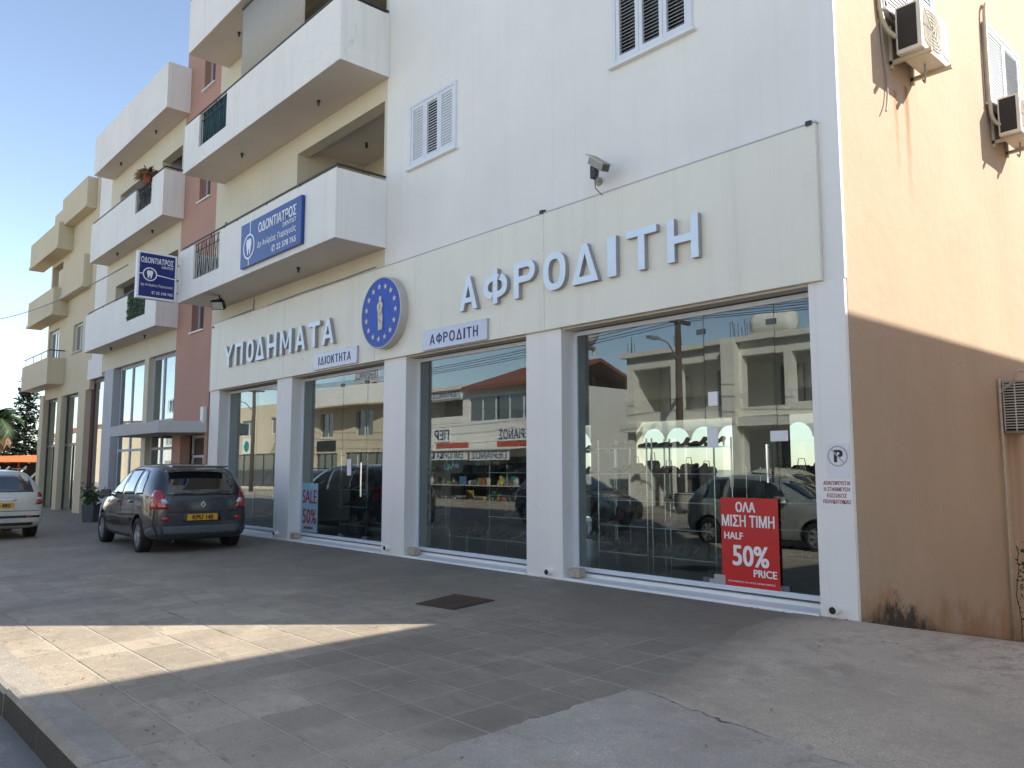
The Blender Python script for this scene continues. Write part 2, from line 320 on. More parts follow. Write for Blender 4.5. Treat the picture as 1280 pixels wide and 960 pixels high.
simple('pine_leaf', (.020, .040, .022), .65, var=.4, vs=.8)
simple('palm_leaf', (.040, .070, .020), .55, var=.4, vs=.8)
simple('dry_frond', (.22, .13, .06), .8, var=.3)
simple('bark', (.12, .085, .06), .9, var=.3, vs=10)
simple('orange_canvas', (.62, .15, .05), .8, var=.1)
simple('maroon', (.10, .03, .035), .5, var=.1)
simple('door_brown', (.16, .075, .05), .6, var=.1)
simple('curtain', (.50, .58, .58), .8, var=.08, vs=4)
simple('shelf_edge', (.62, .66, .66), .25, var=.05)
simple('red_tile', (.28, .10, .06), .8, var=.25, vs=12)
simple('wood_pole', (.10, .075, .055), .85, var=.25, vs=6)
simple('awning_white', (.78, .78, .76), .7, var=.05)
simple('terracotta_pot', (.36, .12, .07), .7, var=.2)
simple('stone_beige', (.48, .40, .32), .7, var=.2, vs=20)
simple('lamp_glass', (.45, .46, .42), .25, var=.1)
simple('cam_housing', (.33, .31, .24), .5, var=.15, vs=15)
simple('interior_dark', (.02, .02, .022), .8)
for i, c in enumerate([(.012, .012, .013), (.03, .02, .016), (.11, .05, .025), (.25, .18, .11), (.32, .31, .29), (.12, .015, .02), (.02, .03, .07), (.05, .05, .055)]):
    simple('leather_%d' % i, c, .4, var=.25, vs=15)
for i, c in enumerate([(.45, .06, .03), (.08, .2, .4), (.1, .3, .1), (.6, .4, .08), (.55, .5, .42), (.02, .25, .22), (.3, .12, .05), (.12, .12, .14)]):
    simple('goods_%d' % i, c, .6, var=.2, vs=5)
paint('van_paint', (.030, .034, .042), .35, .35)
paint('wagon_paint', (.64, .61, .51), .4, .15)
paint('silver_paint', (.42, .43, .42), .35, .55)
paint('pickup_paint', (.62, .58, .48), .45, .0)
paint('black_paint', (.012, .012, .014), .3, .1)
glassmat('shop_glass', (.72, .78, .77), .050, 1.75, .05)
glassmat('window_glass', (.5, .55, .55), .05, 1.6, .03)
glassmat('clear_shelf', (.88, .94, .92), .03, .7, .0)
def carglass():
    mt, t, b = nmat('car_glass'); b.inputs['Base Color'].default_value = (.012, .015, .017, 1); b.inputs['Roughness'].default_value = .04
    p = coords(t, True); t.links.new(mth(t, 'ADD', mth(t, 'MULTIPLY', noise(t, p, 4, 5), .06), .02), b.inputs['Roughness'])
    b.inputs['Coat Weight'].default_value = 1.0; b.inputs['Coat Roughness'].default_value = .02; b.inputs['Specular IOR Level'].default_value = .8
carglass()
def mirrorglass():   # far shop panes with pale blinds close behind them
    mt, t, b = nmat('pane_reflective'); p = coords(t); b.inputs['Base Color'].default_value = (.05, .06, .07, 1)
    b.inputs['Roughness'].default_value = .03; b.inputs['Specular IOR Level'].default_value = 1.0; b.inputs['Coat Weight'].default_value = 1.0; b.inputs['Coat IOR'].default_value = 1.9
    b.inputs['Coat Roughness'].default_value = .01
    bump(t, b, noise(t, p, .5, 2), .05, .02)
mirrorglass()

# ------------------------------------------------------------------ mesh helpers
class MB:
    def __init__(s): s.v = []; s.f = []
    def add(s, vs, fs):
        o = len(s.v); s.v += [tuple(x) for x in vs]; s.f += [tuple(i + o for i in f) for f in fs]; return s
    def box(s, x0, x1, y0, y1, z0, z1):
        return s.add([(x0, y0, z0), (x1, y0, z0), (x1, y1, z0), (x0, y1, z0), (x0, y0, z1), (x1, y0, z1), (x1, y1, z1), (x0, y1, z1)],
                     [(0, 3, 2, 1), (4, 5, 6, 7), (0, 1, 5, 4), (1, 2, 6, 5), (2, 3, 7, 6), (3, 0, 4, 7)])
    def obox(s, c, hx, hy, hz, mat=None):
        vs = [Vector((a * hx, b * hy, d * hz)) for d in (-1, 1) for a, b in ((-1, -1), (1, -1), (1, 1), (-1, 1))]
        if mat is not None: vs = [mat @ q for q in vs]
        c = Vector(c)
        return s.add([c + q for q in vs], [(0, 3, 2, 1), (4, 5, 6, 7), (0, 1, 5, 4), (1, 2, 6, 5), (2, 3, 7, 6), (3, 0, 4, 7)])
    def prism(s, poly, axis, a, b):
        n = len(poly)
        def P(p, t): return {'x': (t, p[0], p[1]), 'y': (p[0], t, p[1]), 'z': (p[0], p[1], t)}[axis]
        vs = [P(p, a) for p in poly] + [P(p, b) for p in poly]
        fs = [tuple(range(n)), tuple(range(2 * n - 1, n - 1, -1))] + [(i, (i + 1) % n, n + (i + 1) % n, n + i) for i in range(n)]
        return s.add(vs, fs)
    def tube(s, p0, p1, r, n=8, r1=None, cap=True):
        p0, p1 = Vector(p0), Vector(p1); d = (p1 - p0)
        if d.length < 1e-6: return s
        q = d.to_track_quat('Z', 'Y'); r1 = r if r1 is None else r1
        vs = []
        for p, rr in ((p0, r), (p1, r1)):
            vs += [p + q @ Vector((rr * math.cos(2 * math.pi * i / n), rr * math.sin(2 * math.pi * i / n), 0)) for i in range(n)]
        fs = [(i, (i + 1) % n, n + (i + 1) % n, n + i) for i in range(n)]
        if cap: fs += [tuple(range(n - 1, -1, -1)), tuple(range(n, 2 * n))]
        return s.add(vs, fs)
    def path(s, pts, r, n=6):
        pts = [Vector(p) for p in pts]; vs = []; k = len(pts); prev = None
        for i, p in enumerate(pts):
            t = (pts[min(i + 1, k - 1)] - pts[max(i - 1, 0)]).normalized()
            if prev is None: u = t.orthogonal().normalized()
            else:
                u = prev - t * prev.dot(t)
                u = u.normalized() if u.length > 1e-4 else t.orthogonal().normalized()
            prev = u; v = t.cross(u)
            vs += [p + u * (r * math.cos(2 * math.pi * j / n)) + v * (r * math.sin(2 * math.pi * j / n)) for j in range(n)]
        fs = [(i * n + j, i * n + (j + 1) % n, (i + 1) * n + (j + 1) % n, (i + 1) * n + j) for i in range(k - 1) for j in range(n)]
        fs += [tuple(range(n - 1, -1, -1)), tuple(range((k - 1) * n, k * n))]
        return s.add(vs, fs)
    def lathe(s, prof, c, axis='z', n=20):
        # prof: (radius, height) pairs along the axis
        c = Vector(c); k = len(prof); vs = []
        for r, h in prof:
            for i in range(n):
                a = 2 * math.pi * i / n; u, v = r * math.cos(a), r * math.sin(a)
                vs.append(c + Vector({'z': (u, v, h), 'x': (h, u, v), 'y': (u, h, v)}[axis]))
        fs = [(j * n + i, j * n + (i + 1) % n, (j + 1) * n + (i + 1) % n, (j + 1) * n + i) for j in range(k - 1) for i in range(n)]
        fs += [tuple(range(n - 1, -1, -1)), tuple(range((k - 1) * n, k * n))]
        return s.add(vs, fs)
    def wall(s, axis, u0, u1, w0, w1, a, b, holes=()):
        # slab between a and b along axis ('y': u=x, 'x': u=y), with rectangular holes (u0,u1,w0,w1); edge holes make notches
        us = sorted({u0, u1, *[min(max(h[i], u0), u1) for h in holes for i in (0, 1)]})
        ws = sorted({w0, w1, *[min(max(h[i], w0), w1) for h in holes for i in (2, 3)]})
        def solid(i, j):
            if not (0 <= i < len(us) - 1 and 0 <= j < len(ws) - 1): return False
            cu, cw = (us[i] + us[i + 1]) / 2, (ws[j] + ws[j + 1]) / 2
            return not any(h[0] < cu < h[1] and h[2] < cw < h[3] for h in holes)
        def P(u, t, w_): return (u, t, w_) if axis == 'y' else (t, u, w_)
        for i in range(len(us) - 1):
            for j in range(len(ws) - 1):
                if not solid(i, j): continue
                U0, U1, W0, W1 = us[i], us[i + 1], ws[j], ws[j + 1]
                s.add([P(U0, a, W0), P(U1, a, W0), P(U1, a, W1), P(U0, a, W1)], [(0, 1, 2, 3)])
                s.add([P(U0, b, W0), P(U1, b, W0), P(U1, b, W1), P(U0, b, W1)], [(3, 2, 1, 0)])
                for (di, dj, e) in ((-1, 0, ((U0, W0), (U0, W1))), (1, 0, ((U1, W0), (U1, W1))), (0, -1, ((U0, W0), (U1, W0))), (0, 1, ((U0, W1), (U1, W1)))):
                    if not solid(i + di, j + dj):
                        (p, q), (r, t) = e
                        s.add([P(p, a, q), P(r, a, t), P(r, b, t), P(p, b, q)], [(0, 1, 2, 3)])
        return s
    def build(s, name, mat, parent=None, smooth=False, bevel=0, loc=None):
        me = bpy.data.meshes.new(name); off = Vector((0, 0, 0))
        if parent is not None:
            off = parent.matrix_world.translation if not parent.get('_o') else Vector(parent['_o'])
        elif loc is not None: off = Vector(loc)
        me.from_pydata([tuple(Vector(v) - off) for v in s.v], [], s.f)
        bm = bmesh.new(); bm.from_mesh(me); bmesh.ops.remove_doubles(bm, verts=bm.verts, dist=1e-5)
        bmesh.ops.recalc_face_normals(bm, faces=bm.faces); bm.to_mesh(me); bm.free()
        o = bpy.data.objects.new(name, me); COL.objects.link(o)
        me.materials.append(MATS[mat])
        if smooth: me.polygons.foreach_set('use_smooth', [True] * len(me.polygons))
        if parent is not None: o.parent = parent; o['_o'] = tuple(off)
        elif loc is not None: o.location = loc; o['_o'] = tuple(off)
        if bevel:
            b = o.modifiers.new('bevel', 'BEVEL'); b.width = bevel; b.segments = 2; b.limit_method = 'ANGLE'; b.angle_limit = R_(40)
        return o
def tag(o, label=None, cat=None, group=None, kind=None):
    if label: o['label'] = label
    if cat: o['category'] = cat
    if group: o['group'] = group
    if kind: o['kind'] = kind
    return o
def thing(name, label, cat, loc=(0, 0, 0), group=None):
    o = bpy.data.objects.new(name, None); COL.objects.link(o); o.location = loc; o.empty_display_size = .2
    o['_o'] = tuple(loc)
    return tag(o, label, cat, group)
def copy_tree(o, parent=None):
    c = o.copy(); COL.objects.link(c)
    if parent is not None: c.parent = parent
    for ch in list(o.children): copy_tree(ch, c)
    return c
def text(body, x0, z0, width, height, y, mat, parent, ex=(1, 0, 0), ey=(0, 0, 1), depth=.002, bold=0.0, name='lettering', origin=None, spacing=1.0):
    """lettering on a plane: origin + ex*u + ey*v, filling width x height from (x0,z0)"""
    c = bpy.data.curves.new(name, 'FONT'); c.body = body; c.size = 1; c.extrude = 0; c.space_character = spacing
    c.resolution_u = 3
    o = bpy.data.objects.new(name, c); COL.objects.link(o)
    dg = bpy.context.evaluated_depsgraph_get(); dg.update()
    me = bpy.data.meshes.new_from_object(o.evaluated_get(dg)); bpy.data.objects.remove(o)
    vs = [v.co.copy() for v in me.vertices]; fs = [tuple(p.vertices) for p in me.polygons]; bpy.data.meshes.remove(me)
    a0 = min(v.x for v in vs); a1 = max(v.x for v in vs); b0 = min(v.y for v in vs); b1 = max(v.y for v in vs)
    ex, ey = Vector(ex), Vector(ey); nz = ex.cross(ey)
    O = Vector(origin) if origin is not None else Vector((x0, y, z0))
    mb = MB(); bd = bold * (width / max(1, len(body))) * 1.6
    for k, (du, dv) in enumerate(((0, 0),) if not bold else ((-bd, -bd * .6), (bd, -bd * .6), (bd, bd * .6), (-bd, bd * .6))):
        mb.add([O + ex * ((v.x - a0) / (a1 - a0) * width + du) + ey * ((v.y - b0) / (b1 - b0) * height + dv) + nz * (depth + .0003 * k) for v in vs], fs)
    me = bpy.data.meshes.new(name); off = Vector(parent['_o']) if parent is not None else Vector((0, 0, 0))
    me.from_pydata([tuple(Vector(v) - off) for v in mb.v], [], mb.f)
    # flip so that faces look along nz
    bm = bmesh.new(); bm.from_mesh(me)
    for f in bm.faces:
        if f.normal.dot(nz) < 0: f.normal_flip()
    bm.to_mesh(me); bm.free()
    ob = bpy.data.objects.new(name, me); COL.objects.link(ob); me.materials.append(MATS[mat])
    sm = ob.modifiers.new('thick', 'SOLIDIFY'); sm.thickness = max(.002, depth); sm.offset = -1 if depth >= .002 else 0
    if parent is not None: ob.parent = parent; ob['_o'] = tuple(off)
    return ob
def lerp(a, b, t): return a + (b - a) * t
# ------------------------------------------------------------------ ground
def zf(x): return .25 if x > -10 else max(.15, .25 - (-10 - x) * .006)
def zp(x, y):
    y = min(y, 0.0); return lerp(zf(x), .13, min(1, -y / 5.9))
def grid(xs, ys, zfun):
    mb = MB(); nx, ny = len(xs), len(ys)
    mb.v = [(x, y, zfun(x, y)) for y in ys for x in xs]
    mb.f = [(j * nx + i, j * nx + i + 1, (j + 1) * nx + i + 1, (j + 1) * nx + i) for j in range(ny - 1) for i in range(nx - 1)]
    return mb
tag(MB().add([(-1500, -1500, -1.6), (1500, -1500, -1.6), (1500, 1500, -1.6), (-1500, 1500, -1.6)], [(0, 1, 2, 3)]).build('ground', 'dry_ground'), kind='structure')
fx = lambda a, b, n: [lerp(a, b, i / n) for i in range(n + 1)]
tag(grid([-400, -120, -60] + fx(-40, .05, 80), fx(-5.91, .2, 18), zp).build('pavement', 'paving', smooth=True), kind='structure')
kb = MB(); x = -60.0
while x < -.75:
    x1 = min(x + .98, -.72); j1, j2 = rnd.uniform(-.012, .012), rnd.uniform(-.008, .008)
    c = .02
    kb.prism([(-5.912, -.2), (-6.185 + j1, -.2), (-6.175 + j1, .10 + j2), (-6.155 + j1, .126 + j2), (-6.12 + j1, .136 + j2), (-5.912, .134)], 'x', x + .006, x1)
    x += .98
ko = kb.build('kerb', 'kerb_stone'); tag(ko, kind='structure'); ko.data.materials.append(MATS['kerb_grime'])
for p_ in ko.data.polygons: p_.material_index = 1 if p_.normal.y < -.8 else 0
tag(grid([-400, -120] + fx(-60, 40, 50) + [200, 400], fx(-14.5, -6.0, 6), lambda x, y: -.055 + .07 * math.sin((y + 14.5) / 8.5 * math.pi)).build('road', 'asphalt', smooth=True), kind='structure')
tag(grid([-400, -60, 0, 60, 400], [-18.3, -14.5], lambda x, y: .12).build('far_pavement', 'apron_concrete'), kind='structure')
tag(MB().box(-400, 400, -14.65, -14.49, -.3, .125).build('far_kerb', 'kerb_stone'), kind='structure')
def sm(t): t = max(0, min(1, t)); return t * t * (3 - 2 * t)
def zd(x, y):
    if y >= 0: return .25 - .18 * y if y < 9 else -1.37
    a = zp(x, y) if x < -.11 else zp(-.11, y); b = lerp(-.04, .25, (y + 6.3) / 6.3) if y > -6.3 else -.04
    return lerp(a, b, sm((x + .11) / 2.2)) if y < -.02 else .25
def rough(q, s): return .018 * math.sin(q * 7.3 + s) + .012 * math.sin(q * 19.1 + 2 * s) + .008 * math.sin(q * 47 + s)
def xl(y): return -.11 - .52 * sm((y + 2.9) / 2.3) + rough(y * 1.7, 5) * .8
dv = MB(); rows = fx(-6.3, -.008, 130); us = [0, .01, .03] + fx(.06, 1, 50)
dv.v = [(lerp(xl(y), 4.0, u), y, zd(lerp(xl(y), 4.0, u), y) + (.005 if u < .02 else .008)) for y in rows for u in us]; nx = len(us)
dv.f = [(j * nx + i, j * nx + i + 1, (j + 1) * nx + i + 1, (j + 1) * nx + i) for j in range(len(rows) - 1) for i in range(nx - 1)]
g2 = grid(fx(.002, 4.0, 40), fx(-.008, 14, 29), zd); dv.add(g2.v, g2.f)
tag(dv.build('driveway', 'drive_concrete', smooth=True), kind='structure')
tag(MB().box(.06, 4.0, -6.4, -.02, -.6, -.04).build('ground_fill', 'rust_iron'), kind='structure')

# ------------------------------------------------------------------ corner apartment building with the shoe shop
H = 14.6; DEP = 10.0
B = thing('apartment_building', 'white and tan corner apartment building with the shoe shop on its ground floor', 'building', (-7.8, 0, .2))
OPEN = [(-14.95, -11.97), (-11.32, -7.98), (-7.33, -4.46), (-3.79, -.37)]
SILL, HEAD = .345, 3.47
MB().wall('y', -8.02, -.2505, HEAD, H, 0, .25, [(-7.30, -6.04, 6.61, 7.71), (-2.83, -1.64, 6.67, 7.85), (-7.30, -6.04, 9.7, 10.8), (-2.83, -1.64, 9.7, 10.9)]).build('front_wall', 'white_plaster', B)
MB().wall('y', -15.6, -8.023, HEAD, H, 0, .25, [(-11.37, -8.1, 5.55, 8.1), (-11.37, -8.1, 8.62, 11.1), (-11.37, -8.1, 11.7, 14.1), (-13.55, -12.35, 6.0, 7.12)]).build('balcony_wall', 'cream_plaster', B)
MB().wall('x', .0505, DEP, -2.0, H, -.25, 0).build('side_wall', 'tan_plaster', B)
MB().box(-15.6, -15.35, .252, DEP, -.5, H).build('party_wall', 'cream_plaster', B)
# return of the front wall on the corner, painted like the front
MB().box(-.25, .004, 0, .05, HEAD, H).build('corner_edge', 'pillar_white', B)
MB().wall('y', -15.35, -.25, -1.5, H, DEP - .25, DEP, [(-14, -11, 1.2, 2.9), (-10.5, -7.5, 1.2, 2.9), (-7.0, -4.2, 1.2, 2.9), (-3.8, -.8, 1.2, 2.9)]).build('rear_wall', 'cream_plaster', B)
MB().box(-15.35, -.25, .25, DEP - .25, H - .3, H).build('roof', 'raw_concrete', B)
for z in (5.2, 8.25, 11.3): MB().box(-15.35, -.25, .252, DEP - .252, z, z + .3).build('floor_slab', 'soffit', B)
# balcony recess rooms
for z0, z1 in ((5.5, 8.25), (8.55, 11.3), (11.6, 14.3)):
    MB().wall('y', -11.37, -8.02, z0, z1, 1.6, 1.7, [(-10.9, -9.2, z0, z0 + 2.15)]).build('recess_wall', 'cream_plaster', B)
    f = MB().wall('y', -10.9, -9.2, z0, z0 + 2.15, 1.62, 1.67, [(-10.82, -10.08, z0 + .07, z0 + 2.08), (-10.0, -9.28, z0 + .07, z0 + 2.08)]).build('balcony_door', 'frame_white', B)
    MB().box(-10.83, -9.27, 1.635, 1.65, z0 + .06, z0 + 2.09).build('pane', 'pane_reflective', f)
    MB().box(-11.47, -11.372, .252, 1.7, z0, z1).build('recess_wall', 'cream_plaster', B)
    MB().box(-8.098, -8.0, .252, 1.7, z0, z1).build('recess_wall', 'cream_plaster', B)
    MB().box(-15.3, -.3, 1.72, 1.8, z0, z1).build('inner_wall', 'interior_dark', B)
# ground floor pillars and base
for (a, b) in ((-15.5, -14.95), (-11.97, -11.32), (-7.98, -7.33), (-4.46, -3.79), (-.37, -.005)):
    MB().box(a, b, -.005, .45, -.1, HEAD).build('pillar', 'pillar_white', B, bevel=.006)
for (a, b) in OPEN:
    mb = MB(); mb.prism([(-.035, -.1), (-.035, .255), (-.02, .275), (.20, .29), (.20, SILL - .02), (.36, SILL - .02), (.36, -.1)], 'x', a + .002, b - .002)
    mb.build('base_step', 'pillar_white', B)
for (a, b) in ((-15.5, -14.95), (-11.97, -11.32), (-7.98, -7.33), (-4.46, -3.79), (-.37, -.006)):
    MB().box(a - .01, b + .01 if b < -.1 else b, -.03, -.006, -.1, .256).build('base_plinth', 'pillar_white', B)
for xx in (-11.25, -7.25, -3.70): MB().box(xx, xx + .17, .02, .14, .293, .40).build('stone_block', 'stone_beige', B, bevel=.008)
# window heads
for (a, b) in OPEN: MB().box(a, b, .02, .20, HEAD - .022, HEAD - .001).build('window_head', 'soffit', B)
MB().box(-15.35, -.25, .25, DEP - .25, HEAD + .0, HEAD + .12).build('shop_ceiling', 'shop_wall', B)
MB().box(-15.35, -.25, .36, DEP - .25, .1, SILL - .03).build('shop_floor', 'shop_floor', B)
MB().box(-15.345, -15.32, .46, DEP - .26, SILL, HEAD).build('shop_wall', 'shop_wall', B)
MB().box(-.28, -.252, .46, DEP - .26, SILL, HEAD).build('shop_wall', 'shop_wall', B)
for (a, b) in ((-15.3, -14.0), (-11, -10.5), (-7.5, -7.0), (-4.2, -3.8), (-.8, -.28)): MB().box(a, b, DEP - .28, DEP - .255, SILL, HEAD).build('shop_wall', 'shop_wall', B)
MB().box(-15.3, -.28, DEP - .28, DEP - .256, SILL, 1.19).build('shop_wall', 'shop_wall', B)
MB().box(-15.3, -.28, DEP - .28, DEP - .256, 2.91, HEAD).build('shop_wall', 'shop_wall', B)
for xx in (-7.6, -3.9): MB().box(xx - .25, xx + .25, 5.0, 5.5, SILL, HEAD).build('inner_column', 'shop_wall', B)
# cream fascia panels
fxs = [-15.4, -11.6, -8.2, -4.05, -.2]
for a, b in zip(fxs, fxs[1:]): MB().box(a + .003, b - .003, -.06, -.004, HEAD, 5.063).build('fascia_panel', 'fascia_cream', B, bevel=.004)
MB().box(-15.45, -.19, -.064, -.003, 5.064, 5.078).build('fascia_flashing', 'grey_plaster', B)
# shop windows
PANES = [[-14.95, -13.45, -11.97], [-11.32, -9.75, -8.9, -7.98], [-7.33, -4.46], [-3.79, -1.78, -.90, -.37]]
for (a, b), ps in zip(OPEN, PANES):
    wf = MB(); y0, y1 = .235, .285
    wf.box(a, a + .05, y0, y1, SILL, HEAD - .03).box(b - .05, b, y0, y1, SILL, HEAD - .03).box(a + .051, b - .051, y0, y1, SILL, SILL + .055).box(a + .051, b - .051, y0, y1, HEAD - .085, HEAD - .03)
    f = wf.build('shop_window', 'frame_white', B, bevel=.004)
    for p, q in zip(ps, ps[1:]):
        pn = MB().box(max(p, a + .05) + .004, min(q, b - .05) - .004, .256, .266, SILL + .054, HEAD - .083); k1, k2 = rnd.uniform(-.003, .003), rnd.uniform(-.003, .003)
        pn.v = [(x_, y_ + k1 * (x_ - p) / max(.5, q - p) + k2 * (z_ - 2) / 3, z_) for x_, y_, z_ in pn.v]; pn.build('pane', 'shop_glass', f)
    if len(ps) > 3 or ps[0] == -11.32:
        for q in ps[1:-1]:
            MB().box(q - .09, q + .02, .246, .276, HEAD - .30, HEAD - .24).build('patch_fitting', 'plastic_grey', f)
            MB().box(q - .08, q + .08, .246, .276, SILL + .055, SILL + .11).build('patch_fitting', 'plastic_grey', f)
    if ps[0] == -11.32:
        h = MB(); h.tube((-8.98, .20, 1.15), (-8.98, .20, 1.75), .016, 8); h.tube((-8.98, .20, 1.2), (-8.98, .262, 1.2), .012).tube((-8.98, .20, 1.7), (-8.98, .262, 1.7), .012)
        h.build('door_handle', 'chrome', f)
    if ps[0] == -3.79:
        h = MB(); h.box(-1.72, -1.60, .225, .256, 2.34, 2.50); h.build('door_closer_box', 'white_paint', f, bevel=.004)
        MB().box(-1.70, -1.56, .225, .29, .40, .50).build('lock_box', 'alu', f, bevel=.004)
        MB().box(-1.77, -.91, .24, .256, SILL + .056, SILL + .10).build('door_rail', 'alu', f)
        h = MB(); h.tube((-1.0, .21, 1.5), (-1.0, .21, 1.9), .014, 8).tube((-1.0, .21, 1.53), (-1.0, .262, 1.53), .01).tube((-1.0, .21, 1.87), (-1.0, .262, 1.87), .01); h.build('door_handle', 'chrome', f)
# shuttered windows
def louvre(mb, axis, u0, u1, w0, w1, c, closed, n=None, sgn=-1):
    n = n or int((w1 - w0) / .045); st = (w1 - w0) / n; tilt = R_((72, 50, 34)[closed])
    for i in range(n):
        z = w0 + st * (i + .5); hy, hz = .024 * math.cos(tilt), .024 * math.sin(tilt)
        if axis == 'y': vs = [(u0, c - hy, z - hz), (u1, c - hy, z - hz), (u1, c + hy, z + hz), (u0, c + hy, z + hz)]
        else: vs = [(c + hy, u0, z - hz), (c + hy, u1, z - hz), (c - hy, u1, z + hz), (c - hy, u0, z + hz)]
        d = Vector((0, -.004, .003)) if axis == 'y' else Vector((.004, 0, .003))
        vv = [Vector(v) for v in vs]; vv += [v + d for v in vv]
        mb.add(vv, [(0, 3, 2, 1), (4, 5, 6, 7), (0, 1, 5, 4), (1, 2, 6, 5), (2, 3, 7, 6), (3, 0, 4, 7)])
def shutter_y(x0, x1, z0, z1, opened, n=3, sub=False):
    f = MB().wall('y', x0, x1, z0, z1, -.03, .05, [(x0 + .05, x1 - .05, z0 + .05, z1 - .05)]).build('shutter_window', 'white_metal', B)
    MB().box(x0 - .05, x1 + .05, -.075, .03, z0 - .035, z0 - .002).build('sill', 'white_paint', f, bevel=.004)
    wd = (x1 - x0 - .10) / n
    for i in range(n):
        a, b = x0 + .05 + wd * i, x0 + .05 + wd * (i + 1)
        q = MB().wall('y', a + .003, b - .003, z0 + .052, z1 - .052, -.02, .02, [(a + .055, b - .055, z0 + .11, z1 - .11)])
        louvre(q, 'y', a + .056, b - .056, z0 + .112, z1 - .112, .002, opened[i])
        q.build('shutter_leaf', 'white_metal', f)
    MB().box(x0 + .05, x1 - .05, .10, .11, z0 + .05, z1 - .05).build('pane', 'car_glass', f)
shutter_y(-7.30, -6.04, 6.61, 7.71, (0, 1, 0)); shutter_y(-2.83, -1.64, 6.67, 7.85, (2, 2, 2))
shutter_y(-7.30, -6.04, 9.7, 10.8, (0, 0, 0)); shutter_y(-2.83, -1.64, 9.7, 10.9, (0, 0, 0))
def shutter_x(y0, y1, z0, z1, opened):
    f = MB().wall('x', y0, y1, z0, z1, .002, .05, [(y0 + .05, y1 - .05, z0 + .05, z1 - .05)]).build('shutter_window', 'white_metal', B)
    MB().box(.003, .09, y0 - .05, y1 + .05, z0 - .035, z0 - .002).build('sill', 'white_paint', f, bevel=.004)
    n = 2; wd = (y1 - y0 - .10) / n
    for i in range(n):
        a, b = y0 + .05 + wd * i, y0 + .05 + wd * (i + 1)
        q = MB().wall('x', a + .003, b - .003, z0 + .052, z1 - .052, .006, .04, [(a + .06, b - .06, z0 + .11, z1 - .11)])
        louvre(q, 'x', a + .061, b - .061, z0 + .112, z1 - .112, .022, opened[i]); q.box(.004, .006, a + .06, b - .06, z0 + .11, z1 - .11)
        q.build('shutter_leaf', 'white_metal', f)
shutter_x(1.12, 2.62, 6.62, 7.85, (0, 0)); shutter_x(4.46, 5.92, 6.62, 7.80, (0, 1))
# balconies of the corner building
def iron_panel(name, par, x0, x1, z0, z1, y, mat='black_metal'):
    q = MB(); n = max(4, int((x1 - x0) / .11)); st = (x1 - x0) / n
    for i in range(n + 1):
        xx = x0 + st * i
        if i % 4 != 2: q.tube((xx, y, z0), (xx, y, z1), .008, 6)
    for i in range(0, n - 1, 4):
        a, b = x0 + st * (i + 1), x0 + st * (i + 3)
        if b > x1: b = x1
        q.tube((a, y, z0), (b, y, z1), .007, 5).tube((b, y, z0), (a, y, z1), .007, 5)
    for zz in (z0 + .012, lerp(z0, z1, .78), z1 - .012): q.tube((x0, y, zz), (x1, y, zz), .010, 6)
    return q.build(name, mat, par)
def balcony(bld, x0, x1, y, z0, z1, mat, notch=None, rail=True, soff='soffit', railz=.085, lip=0, xr=None, lamps=()):
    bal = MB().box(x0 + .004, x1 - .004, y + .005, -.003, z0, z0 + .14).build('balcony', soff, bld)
    q = MB(); t = .11
    q.wall('y', x0, x1, z0 + .004, z1, y, y + t, [(notch[0], notch[1], notch[2], z1 + 1)] if notch else [])
    q.build('parapet', mat, bal, bevel=.006)
    q = MB().box(x1 - t, x1, y + t + .001, -.002, z0 + .004, z1); q.build('parapet', mat, bal, bevel=.006)
    q = MB().box(x0, x0 + t, y + t + .001, -.002, z0 + .004, z1); q.build('parapet', mat, bal, bevel=.006)
    if lip:
        q = MB().box(x0 - .035, x1 + .035, y - .035, -.002, z0 - .01, z0 + lip); q.build('slab_edge', mat, bal)
    if rail:
        q = MB(); zz = z1 + railz; yy = y + t / 2; q.tube((x0 + .02, yy, zz), (x1 - t / 2, yy, zz), .020, 8).tube((x1 - t / 2, yy, zz), (x1 - t / 2, -.01, zz), .020, 8)
        xx = x0 + .35
        while xx < x1: q.tube((xx, yy, z1 - .01), (xx, yy, zz), .012, 6); xx += 1.35
        for yy2 in (y * .35,): q.tube((x1 - t / 2, yy2, z1 - .01), (x1 - t / 2, yy2, zz), .012, 6)
        q.build('handrail', 'dark_frame', bal)
    for lx in lamps:
        q = MB(); q.lathe([(.035, .0), (.035, -.03), (.02, -.05), (.02, -.10)], (lx, y / 2, z0 - .001), 'z', 10); q.build('light_socket', 'dark_frame', bal)
    return bal
b1 = balcony(B, -15.08, -7.975, -1.0, 5.41, 6.60, 'balcony_white', (-14.22, -12.77, 5.80), lamps=(-10.2,))
iron_panel('iron_panel', b1, -14.22, -12.77, 5.80, 6.62, -.945)
b2 = balcony(B, -15.15, -7.967, -.985, 8.48, 9.64, 'balcony_white', (-14.25, -12.72, 8.86), lamps=(-9.6, -13.0))
iron_panel('iron_panel', b2, -14.25, -12.72, 8.86, 9.66, -.93)
b3 = balcony(B, -15.15, -7.967, -.985, 11.43, 12.75, 'balcony_white', lamps=(-9.6, -13.4))
for z in (7.4, 10.2): 
    MB().tube((-10.0, .8, z + .75), (-10.0, .8, z + .64), .03, 8).build('light_socket', 'dark_frame', B)
# wall air vents, window behind the first balcony
f = MB().wall('y', -13.55, -12.35, 6.0, 7.12, .04, .10, [(-13.48, -12.98, 6.07, 7.05), (-12.92, -12.42, 6.07, 7.05)]).build('balcony_window', 'frame_white', B)
MB().box(-13.5, -12.4, .06, .075, 6.05, 7.07).build('pane', 'pane_reflective', f)
MB().box(-13.62, -12.28, -.05, .03, 7.125, 7.19).build('lintel', 'soffit', f)

